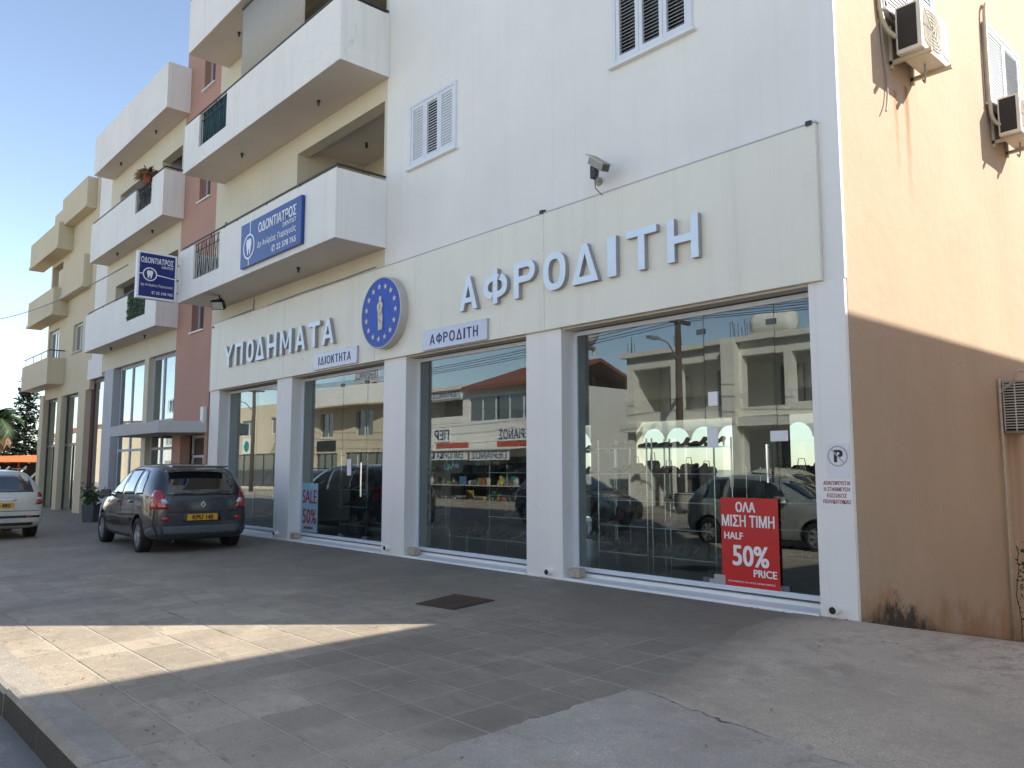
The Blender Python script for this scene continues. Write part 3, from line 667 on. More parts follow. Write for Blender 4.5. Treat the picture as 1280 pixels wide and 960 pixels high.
# drain pipe stubs, drip pipes
for xx, zz, mt in ((-.21, .335, 'black_print'), (-4.0, .33, 'pillar_white'), (-7.75, .36, 'pillar_white'), (-11.75, .36, 'pillar_white')):
    p = MB(); n = 14; r0, r1 = .042, .034
    p.lathe([(r0, -.09), (r0, .0), (r1, .0), (r1, -.085)], (xx, -.0, zz), 'y', n)
    tp = p.build('drain_stub', 'pillar_white', B, smooth=False)
    MB().lathe([(.034, -.0925), (.034, -.0902)], (xx, 0, zz), 'y', 14).build('hole', 'black_print', tp)
# ------------------------------------------------------------------ terracotta stair tower
T = thing('stair_tower', 'terracotta stair tower with narrow windows between the two balconied buildings', 'building', (-16.8, 0, .2))
MB().wall('y', -17.95, -15.605, -.2, 15.2, .0, .25, [(-16.92, -16.12, 5.07, 6.15), (-16.75, -16.02, 8.44, 9.5), (-16.72, -16.0, 11.42, 12.5), (-17.35, -15.78, .2, 2.48)]).build('front_wall', 'terracotta_plaster', T)
MB().box(-17.95, -15.605, .26, 8, -.5, 2.6).build('hall', 'maroon', T) if False else None
MB().wall('x', .252, 8, -.5, 15.2, -17.94, -17.7).build('wall', 'terracotta_plaster', T)
MB().wall('x', .252, 8, -.5, 15.2, -15.86, -15.61).build('wall', 'terracotta_plaster', T)
MB().box(-17.69, -15.87, .25, 8, 14.9, 15.2).build('roof', 'terracotta_plaster', T)
MB().box(-17.69, -15.87, 2.2, 2.3, -.2, 14.9).build('inner_wall', 'shop_wall', T)
for (a, b, z0, z1) in ((-16.92, -16.12, 5.07, 6.15), (-16.75, -16.02, 8.44, 9.5), (-16.72, -16.0, 11.42, 12.5)):
    f = MB().wall('y', a, b, z0, z1, .17, .22, [(a + .05, (a + b) / 2 - .02, z0 + .05, z1 - .05), ((a + b) / 2 + .02, b - .05, z0 + .05, z1 - .05)]).build('window', 'frame_white', T)
    MB().box(a + .04, b - .04, .19, .20, z0 + .04, z1 - .04).build('pane', 'pane_reflective', f)
    MB().box(a - .06, b + .06, -.05, .12, z0 - .04, z0 - .003).build('sill', 'white_paint', f)
f = MB().wall('y', -17.35, -15.78, .2, 2.48, .30, .36, [(-17.28, -16.60, .28, 1.02), (-16.53, -15.85, .28, 1.02), (-17.28, -16.60, 1.1, 1.92), (-16.53, -15.85, 1.1, 1.92), (-17.28, -15.85, 1.98, 2.41)]).build('entrance_door', 'frame_white', T)
MB().box(-17.3, -15.83, .325, .335, .25, 2.43).build('pane', 'pane_reflective', f)
for xx in (-16.66, -16.48): MB().tube((xx, .27, 1.0), (xx, .27, 1.5), .015, 6).build('handle', 'alu', f)
MB().box(-17.69, -15.87, -.12, 2.1, -.1, .25).build('doorstep', 'grey_plaster', T)
MB().prism([(-15.63, -.004), (-16.42, -.86), (-20.3, -.86), (-20.3, -.004)], 'z', 2.50, 2.78).build('canopy', 'canopy_grey', T, bevel=.01)
q = MB().box(-15.84, -15.66, -.10, -.004, 2.72, 3.12).build('meter_box', 'white_paint', T, bevel=.01)

# ------------------------------------------------------------------ white balconied building
W = thing('balcony_building', 'white building with cream walls and long plain balconies left of the terracotta tower', 'building', (-21.2, 0, .2))
SH2 = [(-23.05, -20.35), (-20.0, -17.97)]
MB().wall('y', -24.6, -17.955, 4.75, 12.38, 0, .25, [(-19.7, -18.1, 8.35, 10.40), (-23.6, -20.6, 8.35, 10.4), (-23.6, -20.6, 5.4, 7.4), (-19.7, -18.1, 5.4, 7.5)]).build('front_wall', 'cream_plaster', W)
MB().box(-26.3, -24.605, -.01, .25, 4.62, 5.3).build('front_wall', 'white_plaster', W)
MB().box(-25.95, -24.604, .0, 8, 5.3, 12.3).build('end_wall', 'white_plaster', W)
MB().box(-24.6, -24.35, .252, 8, -.5, 12.38).build('side_wall', 'white_plaster', W)
MB().box(-24.34, -17.96, .252, 8, 12.0, 12.3).build('roof', 'raw_concrete', W)
for z in (4.8, 7.95, 10.9): MB().box(-24.34, -17.96, .252, 8, z, z + .28).build('floor_slab', 'soffit', W)
MB().box(-24.34, -17.96, 1.6, 1.7, 5.1, 12).build('recess_wall', 'grey_plaster', W)
MB().box(-19.95, -19.72, .252, 1.59, 5.1, 12).build('recess_wall', 'grey_plaster', W)
MB().box(-24.34, -17.96, 3.2, 3.3, -.3, 4.8).build('inner_wall', 'shop_wall', W)
MB().box(-24.34, -17.96, .30, 3.2, -.3, .24).build('shop_floor', 'shop_floor', W)
for a, b, m_ in ((-24.25, -23.3, 'grey_plaster'), (-20.35, -20.0, 'cream_plaster')): MB().box(a, b, -.02, .25, -.2, 4.748).build('pillar', m_, W)
for (a, b) in SH2:
    mid = (a + b) / 2 - .2
    f = MB().wall('y', a, b, .2, 4.748, .14, .20, [(a + .06, mid - .06, 2.98, 4.66), (mid + .06, b - .06, 2.98, 4.66), (a + .06, mid - .06, .26, 2.15), (mid + .06, b - .06, .26, 2.15), (a + .06, mid - .06, 2.22, 2.86), (mid + .06, b - .06, 2.22, 2.86)]).build('shop_window', 'bluegrey_post', W)
    MB().box(a + .05, b - .05, .16, .168, .25, 4.68).build('pane', 'shop_glass', f)
    q = MB(); n = 60
    vs = []
    for i in range(n + 1):
        xx = lerp(a + .03, b - .03, i / n); vs += [(xx, .34 + .035 * math.sin(i * 1.9), 2.9), (xx, .34 + .035 * math.sin(i * 1.9), 4.7)]
    q.add(vs, [(2 * i, 2 * i + 2, 2 * i + 3, 2 * i + 1) for i in range(n)]); q.build('blind', 'curtain', f, smooth=True)
    MB().box(a + .01, b - .01, .21, 3.2, 2.84, 2.92).build('mezzanine', 'white_paint', f)
# lettering on the upper panes
q = thing('window_lettering', 'dark lettering on the upper shop window pane beside the terracotta tower', 'lettering', (-18.3, .15, 3.2))
text('ΙΦΝΙ', -18.75, 3.12, .62, .38, .135, 'navy_text', q, depth=.002)
w1b = balcony(W, -24.55, -17.88, -.585, 5.32, 6.50, 'balcony_white', (-20.3, -18.74, 5.75), lamps=(-22.7, -19.6))
w2b = balcony(W, -24.55, -17.80, -.56, 8.25, 9.50, 'balcony_white', (-20.1, -18.72, 8.80), lamps=(-22.6, -19.4))
w3b = balcony(W, -24.4, -17.65, -.62, 11.12, 12.38, 'balcony_white', rail=False, lamps=(-22.6, -19.4))
iron_panel('iron_panel', w2b, -20.1, -18.72, 8.80, 9.52, -.505)
iron_panel('iron_panel', w1b, -20.3, -18.74, 5.75, 6.52, -.53)
# ivy screen on the first balcony
q = MB()
for i in range(1500):
    c = Vector((rnd.uniform(-20.28, -18.76), rnd.uniform(-.60, -.50), rnd.uniform(5.77, 6.50))); r = rnd.uniform(.025, .05)
    u = Vector((rnd.gauss(0, 1), rnd.gauss(0, .5), rnd.gauss(0, 1))).normalized(); v = u.cross(Vector((rnd.gauss(0, .4), 1, rnd.gauss(0, .4)))).normalized()
    q.add([c - u * r, c + v * r * .5, c + u * r, c - v * r * .5], [(0, 1, 2, 3)])
o = q.build('hedge_screen', 'hedge_leaf', loc=(-19.5, -.55, 5.76)); tag(o, 'green artificial hedge screen filling the gap in the white balcony front', 'hedge screen')
# flower pot on the second balcony rail
q = thing('flower_pot', 'terracotta flower pot with dry plant hanging on the upper balcony rail', 'plant pot', (-18.9, -.53, 9.45))
p_ = MB(); p_.lathe([(.09, 0), (.15, .22), (.165, .22), (.165, .27), (.14, .27)], (-18.95, -.60, 9.40), 'z', 16); p_.build('pot', 'terracotta_pot', q, smooth=True)
p_ = MB()
for i in range(160):
    a = rnd.uniform(0, 6.28); l = rnd.uniform(.1, .42); s0 = Vector((-18.95 + .08 * math.cos(a), -.60 + .08 * math.sin(a), 9.66)); e = s0 + Vector((l * math.cos(a) - .25 * rnd.random(), l * math.sin(a) * .6, rnd.uniform(-.25, .15)))
    d = (e - s0).cross(Vector((0, 0, 1))).normalized() * .018
    p_.add([s0 - d * .4, s0 + d * .4, (s0 + e) / 2 + d + Vector((0, 0, .05)), e, (s0 + e) / 2 - d + Vector((0, 0, .05))], [(0, 1, 2, 3, 4)])
p_.build('foliage', 'dry_frond', q)

# ------------------------------------------------------------------ cream building at the far end
K = thing('cream_building', 'cream apartment building with five staggered balconies and tall shop windows at the far left end', 'building', (-29, 0, .15))
MB().wall('y', -32.4, -26.0, 4.30, 11.8, 0, .3, [(-28.5, -27.3, 5.78, 6.80), (-32.2, -30.6, 4.9, 7.0), (-32.2, -30.6, 7.9, 9.6)]).build('front_wall', 'cream3_plaster', K)
MB().box(-32.4, -26.0, .3, 9, 11.0, 11.3).build('roof', 'raw_concrete', K)
MB().box(-32.4, -32.1, .305, 9, -.5, 11.8).build('side_wall', 'cream3_plaster', K)
MB().box(-26.3, -25.96, .3, 9, 5.3, 11.8).build('side_wall', 'cream3_plaster', K)
for z in (4.4, 7.5, 9.7): MB().box(-32.05, -26.3, .31, 8.8, z, z + .25).build('floor_slab', 'soffit', K)
MB().box(-32.05, -26.3, 1.5, 1.6, 4.7, 11).build('inner_wall', 'door_brown', K)
for a, b in ((-32.85, -32.25), (-30.05, -29.45), (-27.15, -26.25)): MB().box(a, b, -.05, .35, -.3, 4.298 if a > -32.5 else 4.5).build('pillar', 'cream3_plaster', K)
MB().box(-32.4, -26.0, 6, 6.1, -.3, 4.3).build('inner_wall', 'shop_wall', K)
for a, b, zt in ((-32.25, -30.05, 4.298), (-29.45, -27.15, 4.298), (-26.25, -24.26, 4.62)):
    md = (a + b) / 2
    f = MB().wall('y', a, b, .1, zt, .14, .22, [(a + .08, b - .08, 2.55, zt - .1), (a + .08, md - .04, .2, 2.45), (md + .04, b - .08, .2, 2.45)] if a < -27 else [(a + .3, b - .05, .3, zt - .12)]).build('shop_window', 'dark_frame' if a < -27 else 'maroon', K)
    MB().box(a + .03, b - .03, .17, .18, .15, zt - .05).build('pane', 'pane_reflective' if a > -27 else 'shop_glass', f)
f = MB().wall('y', -28.5, -27.3, 5.78, 6.80, .1, .16, [(-28.43, -27.93, 5.85, 6.73), (-27.87, -27.37, 5.85, 6.73)]).build('window', 'frame_white', K)
MB().box(-28.45, -27.35, .12, .13, 5.83, 6.75).build('pane', 'pane_reflective', f); MB().box(-28.6, -27.2, -.06, .08, 5.74, 5.777).build('sill', 'soffit', f)
f = MB().wall('y', -32.2, -30.6, 4.9, 7.0, .1, .16, [(-32.1, -31.45, 5, 6.9), (-31.35, -30.7, 5, 6.9)]).build('balcony_door', 'frame_white', K)
MB().box(-32.15, -30.65, .12, .13, 4.95, 6.95).build('pane', 'pane_reflective', f)
kw = dict(rail=False, soff='soffit')
balcony(K, -29.8, -26.4, -.31, 10.66, 11.76, 'cream3_plaster', lip=.10, **kw)
balcony(K, -33.85, -29.3, -.51, 9.76, 10.78, 'cream3_plaster', lip=.10, **kw)
balcony(K, -29.95, -26.5, -.27, 7.88, 9.03, 'cream3_plaster', lip=.10, **kw)
balcony(K, -33.65, -29.5, -.51, 7.3, 8.33, 'cream3_plaster', lip=.10, **kw)
balcony(K, -33.76, -29.48, -.57, 4.72, 5.70, 'cream3_plaster', rail=True, railz=.28, soff='soffit')
# neighbour across the drive on the right
NB = thing('neighbour_house', 'two storey rendered house across the driveway on the right', 'building', (7.5, 5, 0))
MB().box(4.0, 11.5, -1.2, 12.5, -1.6, 7.05).build('wall', 'neighbour_plaster', NB)
MB().box(3.98, 11.6, -1.3, 12.6, 7.052, 7.36).build('roof', 'raw_concrete', NB)
for (a, b, z0, z1) in ((5.0, 6.4, 1.0, 2.3), (8.2, 9.8, 1.0, 2.3), (5.0, 6.4, 4.2, 5.5), (8.2, 9.8, 4.2, 5.5)):
    f = MB().wall('y', a, b, z0, z1, -1.27, -1.203, [(a + .06, b - .06, z0 + .06, z1 - .06)]).build('window', 'frame_white', NB)
    MB().box(a + .05, b - .05, -1.24, -1.23, z0 + .05, z1 - .05).build('pane', 'pane_reflective', f)

# ------------------------------------------------------------------ signs on the shop
def glyph(ch, W, H_, t, h):
    """outlines of the strokes of one capital in a W x H_ box"""
    P = []
    def bar(x0, x1, y0, y1): P.append([(x0, y0), (x1, y0), (x1, y1), (x0, y1)])
    def ring(x0, x1, y0, y1, half=False):
        n = 28; o, i_ = [], []
        def sup(c, r, a, e=2.5): return c + r * math.copysign(abs(a) ** (2 / e), a)
        for k in range(n + 1):
            an = -math.pi / 2 + (math.pi if half else 2 * math.pi) * k / n; ca, sa = math.cos(an), math.sin(an); cy, ry = (y0 + y1) / 2, (y1 - y0) / 2
            if half: o.append((x0 + (x1 - x0) * abs(ca), cy + ry * sa)); i_.append((x0 + max(.001, x1 - x0 - t) * abs(ca), cy + (ry - h) * sa))
            else: cx_, rx = (x0 + x1) / 2, (x1 - x0) / 2; o.append((sup(cx_, rx, ca), sup(cy, ry, sa))); i_.append((sup(cx_, rx - t, ca), sup(cy, ry - h, sa)))
        for k in range(n): P.append([o[k], o[k + 1], i_[k + 1], i_[k]])
    if ch in 'ΠΗΜ': bar(0, t, 0, H_); bar(W - t, W, 0, H_)
    if ch == 'Π': bar(t, W - t, H_ - h, H_)
    if ch == 'Η': bar(t, W - t, H_ * .5 - h / 2, H_ * .5 + h / 2)
    if ch == 'Μ': P += [[(t * .3, H_), (t * 1.1, H_), (W / 2 + t * .30, H_ * .22), (W / 2 - t * .30, H_ * .22)], [(W - t * 1.1, H_), (W - t * .3, H_), (W / 2 + t * .3, H_ * .22), (W / 2 - t * .3, H_ * .22)]]
    if ch == 'Ι': bar(W / 2 - t / 2, W / 2 + t / 2, 0, H_) if W > 1.8 * t else bar(0, W, 0, H_)
    if ch == 'Κ': bar(0, t, 0, H_); P += [[(t, H_ * .38), (t, H_ * .62), (W - t * 1.2, H_), (W, H_)], [(t * 1.6, H_ * .55), (t * 2.6, H_ * .66), (W, 0), (W - t * 1.25, 0)]]
    if ch == 'Τ': bar(0, W, H_ - h, H_); bar(W / 2 - t / 2, W / 2 + t / 2, 0, H_ - h)
    if ch == 'Υ': bar(W / 2 - t / 2, W / 2 + t / 2, 0, H_ * .45); P += [[(0, H_), (t * 1.1, H_), (W / 2 + t * .5, H_ * .42), (W / 2 - t * .5, H_ * .42)], [(W - t * 1.1, H_), (W, H_), (W / 2 + t * .5, H_ * .42), (W / 2 - t * .5, H_ * .42)]]
    if ch in 'ΑΔ':
        P += [[(0, 0), (t, 0), (W / 2 + t * .42, H_), (W / 2 - t * .42, H_)], [(W - t, 0), (W, 0), (W / 2 + t * .42, H_), (W / 2 - t * .42, H_)]]
        if ch == 'Α': bar(W * .24, W * .76, H_ * .22, H_ * .22 + h * .85)
        else: bar(t * .5, W - t * .5, 0, h)
    if ch == 'Ο': ring(0, W, 0, H_)
    if ch == 'Ρ': xm = max(t, W - H_ * .30); bar(0, t, 0, H_); bar(t, xm, H_ - h, H_); bar(t, xm, H_ * .42, H_ * .42 + h); ring(xm, W, H_ * .42, H_, True)
    if ch == 'Φ': ring(0, W, H_ * .16, H_ * .84); bar(W / 2 - t / 2, W / 2 + t / 2, 0, H_)
    return P
def letters(name, label, word, spans, z0, z1):
    g = thing(name, label, 'shop sign', ((spans[0][0] + spans[-1][1]) / 2, -.06, z0))
    for ch, (a, b) in zip(word, spans):
        P = glyph(ch, b - a, z1 - z0, .098, .088)
        mb = MB(); nf = []
        for k, pl in enumerate(P): mb.prism([(a + x, z0 + z) for x, z in pl], 'y', -.133 - .0006 * (k % 3 if len(P) < 20 else (0 if k < len(P) - 1 or ch != 'Φ' else 1)), -.067)
        ob = mb.build('letter', 'letter_face', g); ob.data.materials.append(MATS['letter_side'])
        for p in ob.data.polygons: p.material_index = 0 if p.normal.y < -.7 else 1
    return g
letters('shop_sign', 'pale blue raised letters of the long word left of the round emblem', 'ΥΠΟΔΗΜΑΤΑ', [(-14.45, -13.97), (-13.86, -13.44), (-13.25, -12.88), (-12.79, -12.36), (-12.23, -11.80), (-11.64, -11.14), (-10.99, -10.57), (-10.46, -10.0), (-9.92, -9.48)], 3.93, 4.42)
letters('shop_sign', 'pale blue raised letters of the word right of the round emblem', 'ΑΦΡΟΔΙΤΗ', [(-5.78, -5.36), (-5.22, -4.71), (-4.57, -4.15), (-3.99, -3.58), (-3.47, -3.02), (-2.87, -2.73), (-2.57, -2.12), (-1.97, -1.55)], 3.96, 4.46)
# small plates
for lab, word, a, b, z0, z1 in (('silver name plate with dark blue letters above the double door window', 'ΙΔΙΟΚΤΗΤΑ', -10.28, -8.71, 3.495, 3.80), ('silver name plate with dark blue letters right of the round emblem', 'ΑΦΡΟΔΙΤΗ', -6.75, -5.18, 3.48, 3.79)):
    g = thing('name_plate', lab, 'sign', ((a + b) / 2, -.06, z0))
    MB().box(a, b, -.10, -.062, z0, z1).build('plate', 'plate_metal', g, bevel=.004)
    mb = MB(); wds = [{'Ι': .3, 'Ο': 1.05, 'Α': 1.0, 'Δ': 1.05, 'Φ': 1.1}.get(c, .85) for c in word]; gap = .28; tot = sum(wds) + gap * (len(word) - 1); u = (b - a - .40) / tot; x = a + .20
    for c, wd in zip(word, wds):
        for k, pl in enumerate(glyph(c, wd * u, z1 - z0 - .15, .026, .024)): mb.prism([(x + p, z0 + .075 + q) for p, q in pl], 'y', -.1035 - .0003 * (k % 3 if c not in 'ΟΦΡ' else 0) - (.0006 if c == 'Φ' and len(pl) == 4 and k == 28 else 0), -.0995)
        x += (wd + gap) * u
    mb.build('lettering', 'navy_text', g)
# round emblem
D = thing('round_emblem', 'round blue emblem with a ring of stars and a small draped figure', 'emblem', (-7.82, -.06, 3.62))
cx, cz, rr = -7.80, 4.235, .605
q = MB(); q.lathe([(rr, -.062), (rr, -.205), (rr - .008, -.212), (rr - .022, -.212), (rr - .022, -.20)], (cx, 0, cz), 'y', 64); q.build('rim', 'disc_rim', D)
q = MB(); q.lathe([(rr - .023, -.13), (rr - .023, -.206)], (cx, 0, cz), 'y', 64); q.build('face', 'disc_blue', D)
def star(c, r, n=5): return [(c[0] + (r if i % 2 == 0 else r * .42) * math.sin(math.pi * i / n), c[1] + (r if i % 2 == 0 else r * .42) * math.cos(math.pi * i / n)) for i in range(2 * n)]
for i in range(15):
    a = 2 * math.pi * (i + .5) / 15 + .1
    MB().prism(star((cx + .445 * math.sin(a), cz + .445 * math.cos(a)), .058), 'y', -.207, -.213).build('star', 'ivory', D)
fig = [(-.055, -.30), (-.06, -.12), (-.075, .0), (-.07, .06), (-.10, .05), (-.105, .14), (-.06, .19), (-.03, .20), (-.035, .235), (-.04, .27), (-.015, .305), (.02, .30), (.04, .26), (.03, .22), (.03, .20), (.075, .18), (.085, .12), (.06, .06), (.05, .02), (.085, -.06), (.08, -.16), (.07, -.30), (.03, -.305), (.02, -.22), (.0, -.305)]
MB().prism([(cx + x * .85, cz - .01 + z * .95) for x, z in fig], 'y', -.207, -.225).build('figure', 'ivory', D)
for pl in ([(-.05, -.02), (.0, .03), (.045, .0), (.01, -.06)], [(-.04, .10), (.0, .16), (.03, .11), (-.01, .06)], [(-.03, -.10), (.03, -.12), (.045, -.2), (.0, -.16)]):
    MB().prism([(cx + x * .85, cz - .01 + z * .95) for x, z in pl], 'y', -.225, -.231).build('drapery', 'gold', D)
# dentist sign on the balcony
def tooth(cx_, cz_, s): 
    return [(cx_ + x * s, cz_ + z * s) for x, z in ((-.30, .42), (-.12, .48), (0, .40), (.12, .48), (.30, .42), (.36, .18), (.28, -.10), (.20, -.48), (.10, -.50), (.04, -.15), (-.04, -.15), (-.10, -.50), (-.20, -.48), (-.28, -.10), (-.36, .18))]
G = thing('dentist_sign', 'wide blue dentist sign fixed on the front of the lowest white balcony', 'sign', (-10.25, -1.06, 5.5))
MB().box(-11.52, -9.02, -1.07, -1.004, 5.52, 6.385).build('panel', 'sign_blue', G, bevel=.005)
yy = -1.0705
q = MB(); tx, tz = -11.14, 5.90
ring = lambda r0, r1, n=36: [((tx + r0 * math.cos(2 * math.pi * i / n), yy - .003, tz + r0 * math.sin(2 * math.pi * i / n)), (tx + r1 * math.cos(2 * math.pi * i / n), yy - .003, tz + r1 * math.sin(2 * math.pi * i / n))) for i in range(n)]
def ringmesh(axis, c, r0, r1, t0, t1, n=36):
    q = MB(); vs = []
    for t in (t0, t1):
        for r in (r0, r1):
            for i in range(n):
                a = 2 * math.pi * i / n; u, v = c[0] + r * math.cos(a), c[1] + r * math.sin(a)
                vs.append((u, t, v) if axis == 'y' else (t, u, v))
    f = []
    for i in range(n):
        j = (i + 1) % n
        f += [(i, j, n + j, n + i), (2 * n + i, 3 * n + i, 3 * n + j, 2 * n + j), (i, 2 * n + i, 2 * n + j, j), (n + i, n + j, 3 * n + j, 3 * n + i)]
    return q.add(vs, f)
ringmesh('y', (tx, tz), .215, .25, yy, yy - .004).build('ring', 'poster_white', G)
MB().prism(tooth(tx, tz, .32), 'y', yy, yy - .004).build('tooth', 'poster_white', G)
MB().box(tx + .03, tx + .06, yy - .004, yy, tz + .245, 6.38).build('line', 'poster_white', G); MB().box(tx - .01, tx + .02, yy - .004, yy, 5.525, tz - .246).build('line', 'poster_white', G)
text('ΟΔΟΝΤΙΑΤΡΟΣ', -10.73, 6.08, 1.52, .19, yy, 'poster_white', G, depth=.003, bold=.02)
text('DENTIST', -9.72, 5.96, .52, .085, yy, 'poster_white', G, depth=.003, bold=.01)
text('Δρ Ανδρέας Παραγυιός', -10.76, 5.76, 1.55, .15, yy, 'poster_white', G, depth=.003, bold=.005)
text('✆ 22 378 765', -10.15, 5.585, .95, .13, yy, 'poster_white', G, depth=.003, bold=.015)
# projecting dentist sign (faces along the street)
G = thing('projecting_sign', 'square dark blue double sided dentist sign projecting from the balcony end', 'sign', (-15.15, -1.45, 5.43))
q = MB().box(-15.24, -15.10, -1.90, -1.04, 5.43, 6.50); q.build('case', 'white_paint', G, bevel=.006)
MB().box(-15.099, -15.094, -1.855, -1.085, 5.475, 6.455).build('panel', 'sign_navy', G)
MB().box(-15.246, -15.241, -1.855, -1.085, 5.475, 6.455).build('panel', 'sign_navy', G)
X = -15.0935; ex, ey = (0, 1, 0), (0, 0, 1)
text('ΟΔΟΝΤΙΑΤΡΟΣ', 0, 0, .70, .13, 0, 'poster_white', G, ex, ey, .003, .02, origin=(X, -1.83, 6.24))
text('DENTIST', 0, 0, .26, .055, 0, 'poster_white', G, ex, ey, .003, .012, origin=(X, -1.38, 6.155))
text('Δρ Ανδρέας Παραγυιός', 0, 0, .70, .075, 0, 'poster_white', G, ex, ey, .003, .0, origin=(X, -1.82, 5.70))
text('✆ 22 378 765', 0, 0, .46, .075, 0, 'poster_white', G, ex, ey, .003, .012, origin=(X, -1.58, 5.54))
ringmesh('x', (-1.63, 5.985), .130, .155, X, X + .004).build('ring', 'poster_white', G)
MB().prism(tooth(-1.63, 5.985, .19), 'x', X, X + .004).build('tooth', 'poster_white', G)
MB().box(X, X + .004, -1.855, -1.787, 5.975, 5.995).build('line', 'poster_white', G); q = MB(); q.prism([(-1.474, 5.975), (-1.474, 5.995), (-1.085, 5.955), (-1.085, 5.935)], 'x', X, X + .004); q.build('line', 'poster_white', G)
q = MB(); q.tube((-15.17, -1.04, 6.3), (-15.17, -.90, 6.3), .02, 8).tube((-15.17, -1.04, 5.65), (-15.17, -.90, 5.65), .02, 8); q.build('bracket', 'alu', G)
# no parking notices on the corner pillar
G = thing('parking_sign', 'small square no parking pictogram sign on the corner pillar', 'sign', (-.13, -.01, 1.56))
MB().box(-.25, -.02, -.012, -.006, 1.56, 1.885).build('panel', 'paper', G)
ringmesh('y', (-.135, 1.765), .085, .10, -.0125, -.014).build('ring', 'grey_print', G)
text('P', -.165, 1.71, .075, .11, -.0125, 'black_print', G, depth=.002, bold=.05)
q = MB(); q.prism([(-.20, 1.825), (-.19, 1.835), (-.07, 1.705), (-.08, 1.695)], 'y', -.0145, -.0155); q.build('slash', 'grey_print', G)
G = thing('notice', 'white notice with four lines of red capitals below the no parking pictogram', 'sign', (-.155, -.01, 1.28))
MB().box(-.305, -.008, -.011, -.006, 1.285, 1.545).build('panel', 'poster_white', G)
for i, (s, k) in enumerate((('ΑΠΑΓΟΡΕΥΕΤΑΙ', .26), ('Η ΣΤΑΘΜΕΥΣΗ', .25), ('ΕΙΣΟΔΟΣ', .19), ('ΠΟΛΥΚΑΤΟΙΚΙΑΣ', .27))):
    text(s, -.157 - k / 2, 1.492 - i * .058, k, .038, -.0115, 'red_text', G, depth=.002, bold=.010)
# sale posters
G = thing('sale_poster', 'red half price poster on the glass door of the right window', 'poster', (-1.24, .24, .40))
MB().box(-1.60, -.915, .236, .242, .375, 1.335).build('sheet', 'red_poster', G)
for s, x0, z0, wd, h in (('ΟΛΑ', -1.41, 1.185, .23, .105), ('ΜΙΣΗ ΤΙΜΗ', -1.585, 1.03, .625, .12), ('HALF', -1.56, .895, .225, .07), ('50%', -1.46, .62, .42, .21), ('PRICE', -1.215, .515, .265, .075)):
    text(s, x0, z0, wd, h, .2355, 'poster_white', G, depth=.002, bold=.03)
text('ΠΡΟΣΦΟΡΕΣ ΓΙΑ ΛΙΓΕΣ ΜΟΝΟ ΜΕΡΕΣ', -1.53, .44, .56, .018, .2355, 'poster_white', G, depth=.001)
G = thing('sale_poster', 'blue sale poster with red letters low on the double door window', 'poster', (-11.1, .24, .40))
MB().box(-11.26, -10.62, .2475, .2535, .42, 1.36).build('sheet', 'poster_blue', G)
for s, x0, z0, wd, h in (('SALE', -11.22, .97, .56, .26), ('50%', -11.20, .58, .54, .28)): text(s, x0, z0, wd, h, .247, 'red_text', G, depth=.001, bold=.02)
MB().box(-11.15, -10.78, .2462, .2472, .47, .52).build('red_bar', 'red_text', G)
for k, (x0, z0, wd, h, lab) in enumerate(((-1.76, 1.88, .14, .22, 'white paper notice stuck on the edge of the glass door'), (-.98, 1.93, .20, .11, 'white label stuck at the right edge of the glass door'), (-9.55, 1.52, .14, .3, 'white paper stuck on the double glass door'))):
    tag(MB().box(x0, x0 + wd, .2485, .2545, z0, z0 + h).build('paper_notice', 'paper', loc=(x0, .25, z0)), lab, 'notice')

# ------------------------------------------------------------------ things on the walls
# blind, clothes and condenser on the balconies
q = thing('balcony_blind', 'beige fabric blind hanging down behind the rail of the upper balcony', 'blind', (-10.9, -.86, 9.3))
mb = MB(); n = 40; vs = []
for i in range(n + 1):
    xx = lerp(-12.35, -9.55, i / n); d = .008 * math.sin(i * 1.1); vs += [(xx, -.84 + d, 9.3), (xx, -.84 + d * .3, 11.36)]
mb.add(vs, [(2 * i, 2 * i + 2, 2 * i + 3, 2 * i + 1) for i in range(n)]); o = mb.build('cloth', 'blind_cloth', q, smooth=True); sm_ = o.modifiers.new('s', 'SOLIDIFY'); sm_.thickness = .006
MB().tube((-12.38, -.84, 11.38), (-9.52, -.84, 11.38), .035, 10).build('roller', 'dark_frame', q); MB().tube((-12.36, -.84, 9.3), (-9.54, -.84, 9.3), .016, 8).build('weight_bar', 'dark_frame', q)
q = MB(); n = 30; vs = []
for i in range(n + 1):
    xx = lerp(-14.2, -12.75, i / n); d = .02 * math.sin(i * .9)
    vs += [(xx, -.905 + d, 8.90), (xx, -.905 + d * .5, 9.69)]
q.add(vs, [(2 * i, 2 * i + 2, 2 * i + 3, 2 * i + 1) for i in range(n)]); o = q.build('teal_screen', 'teal_cloth', loc=(-13.5, -.9, 8.9), smooth=True)
s_ = o.modifiers.new('s', 'SOLIDIFY'); s_.thickness = .006; tag(o, 'teal cloth screen tied behind the iron panel of the middle balcony', 'cloth screen')

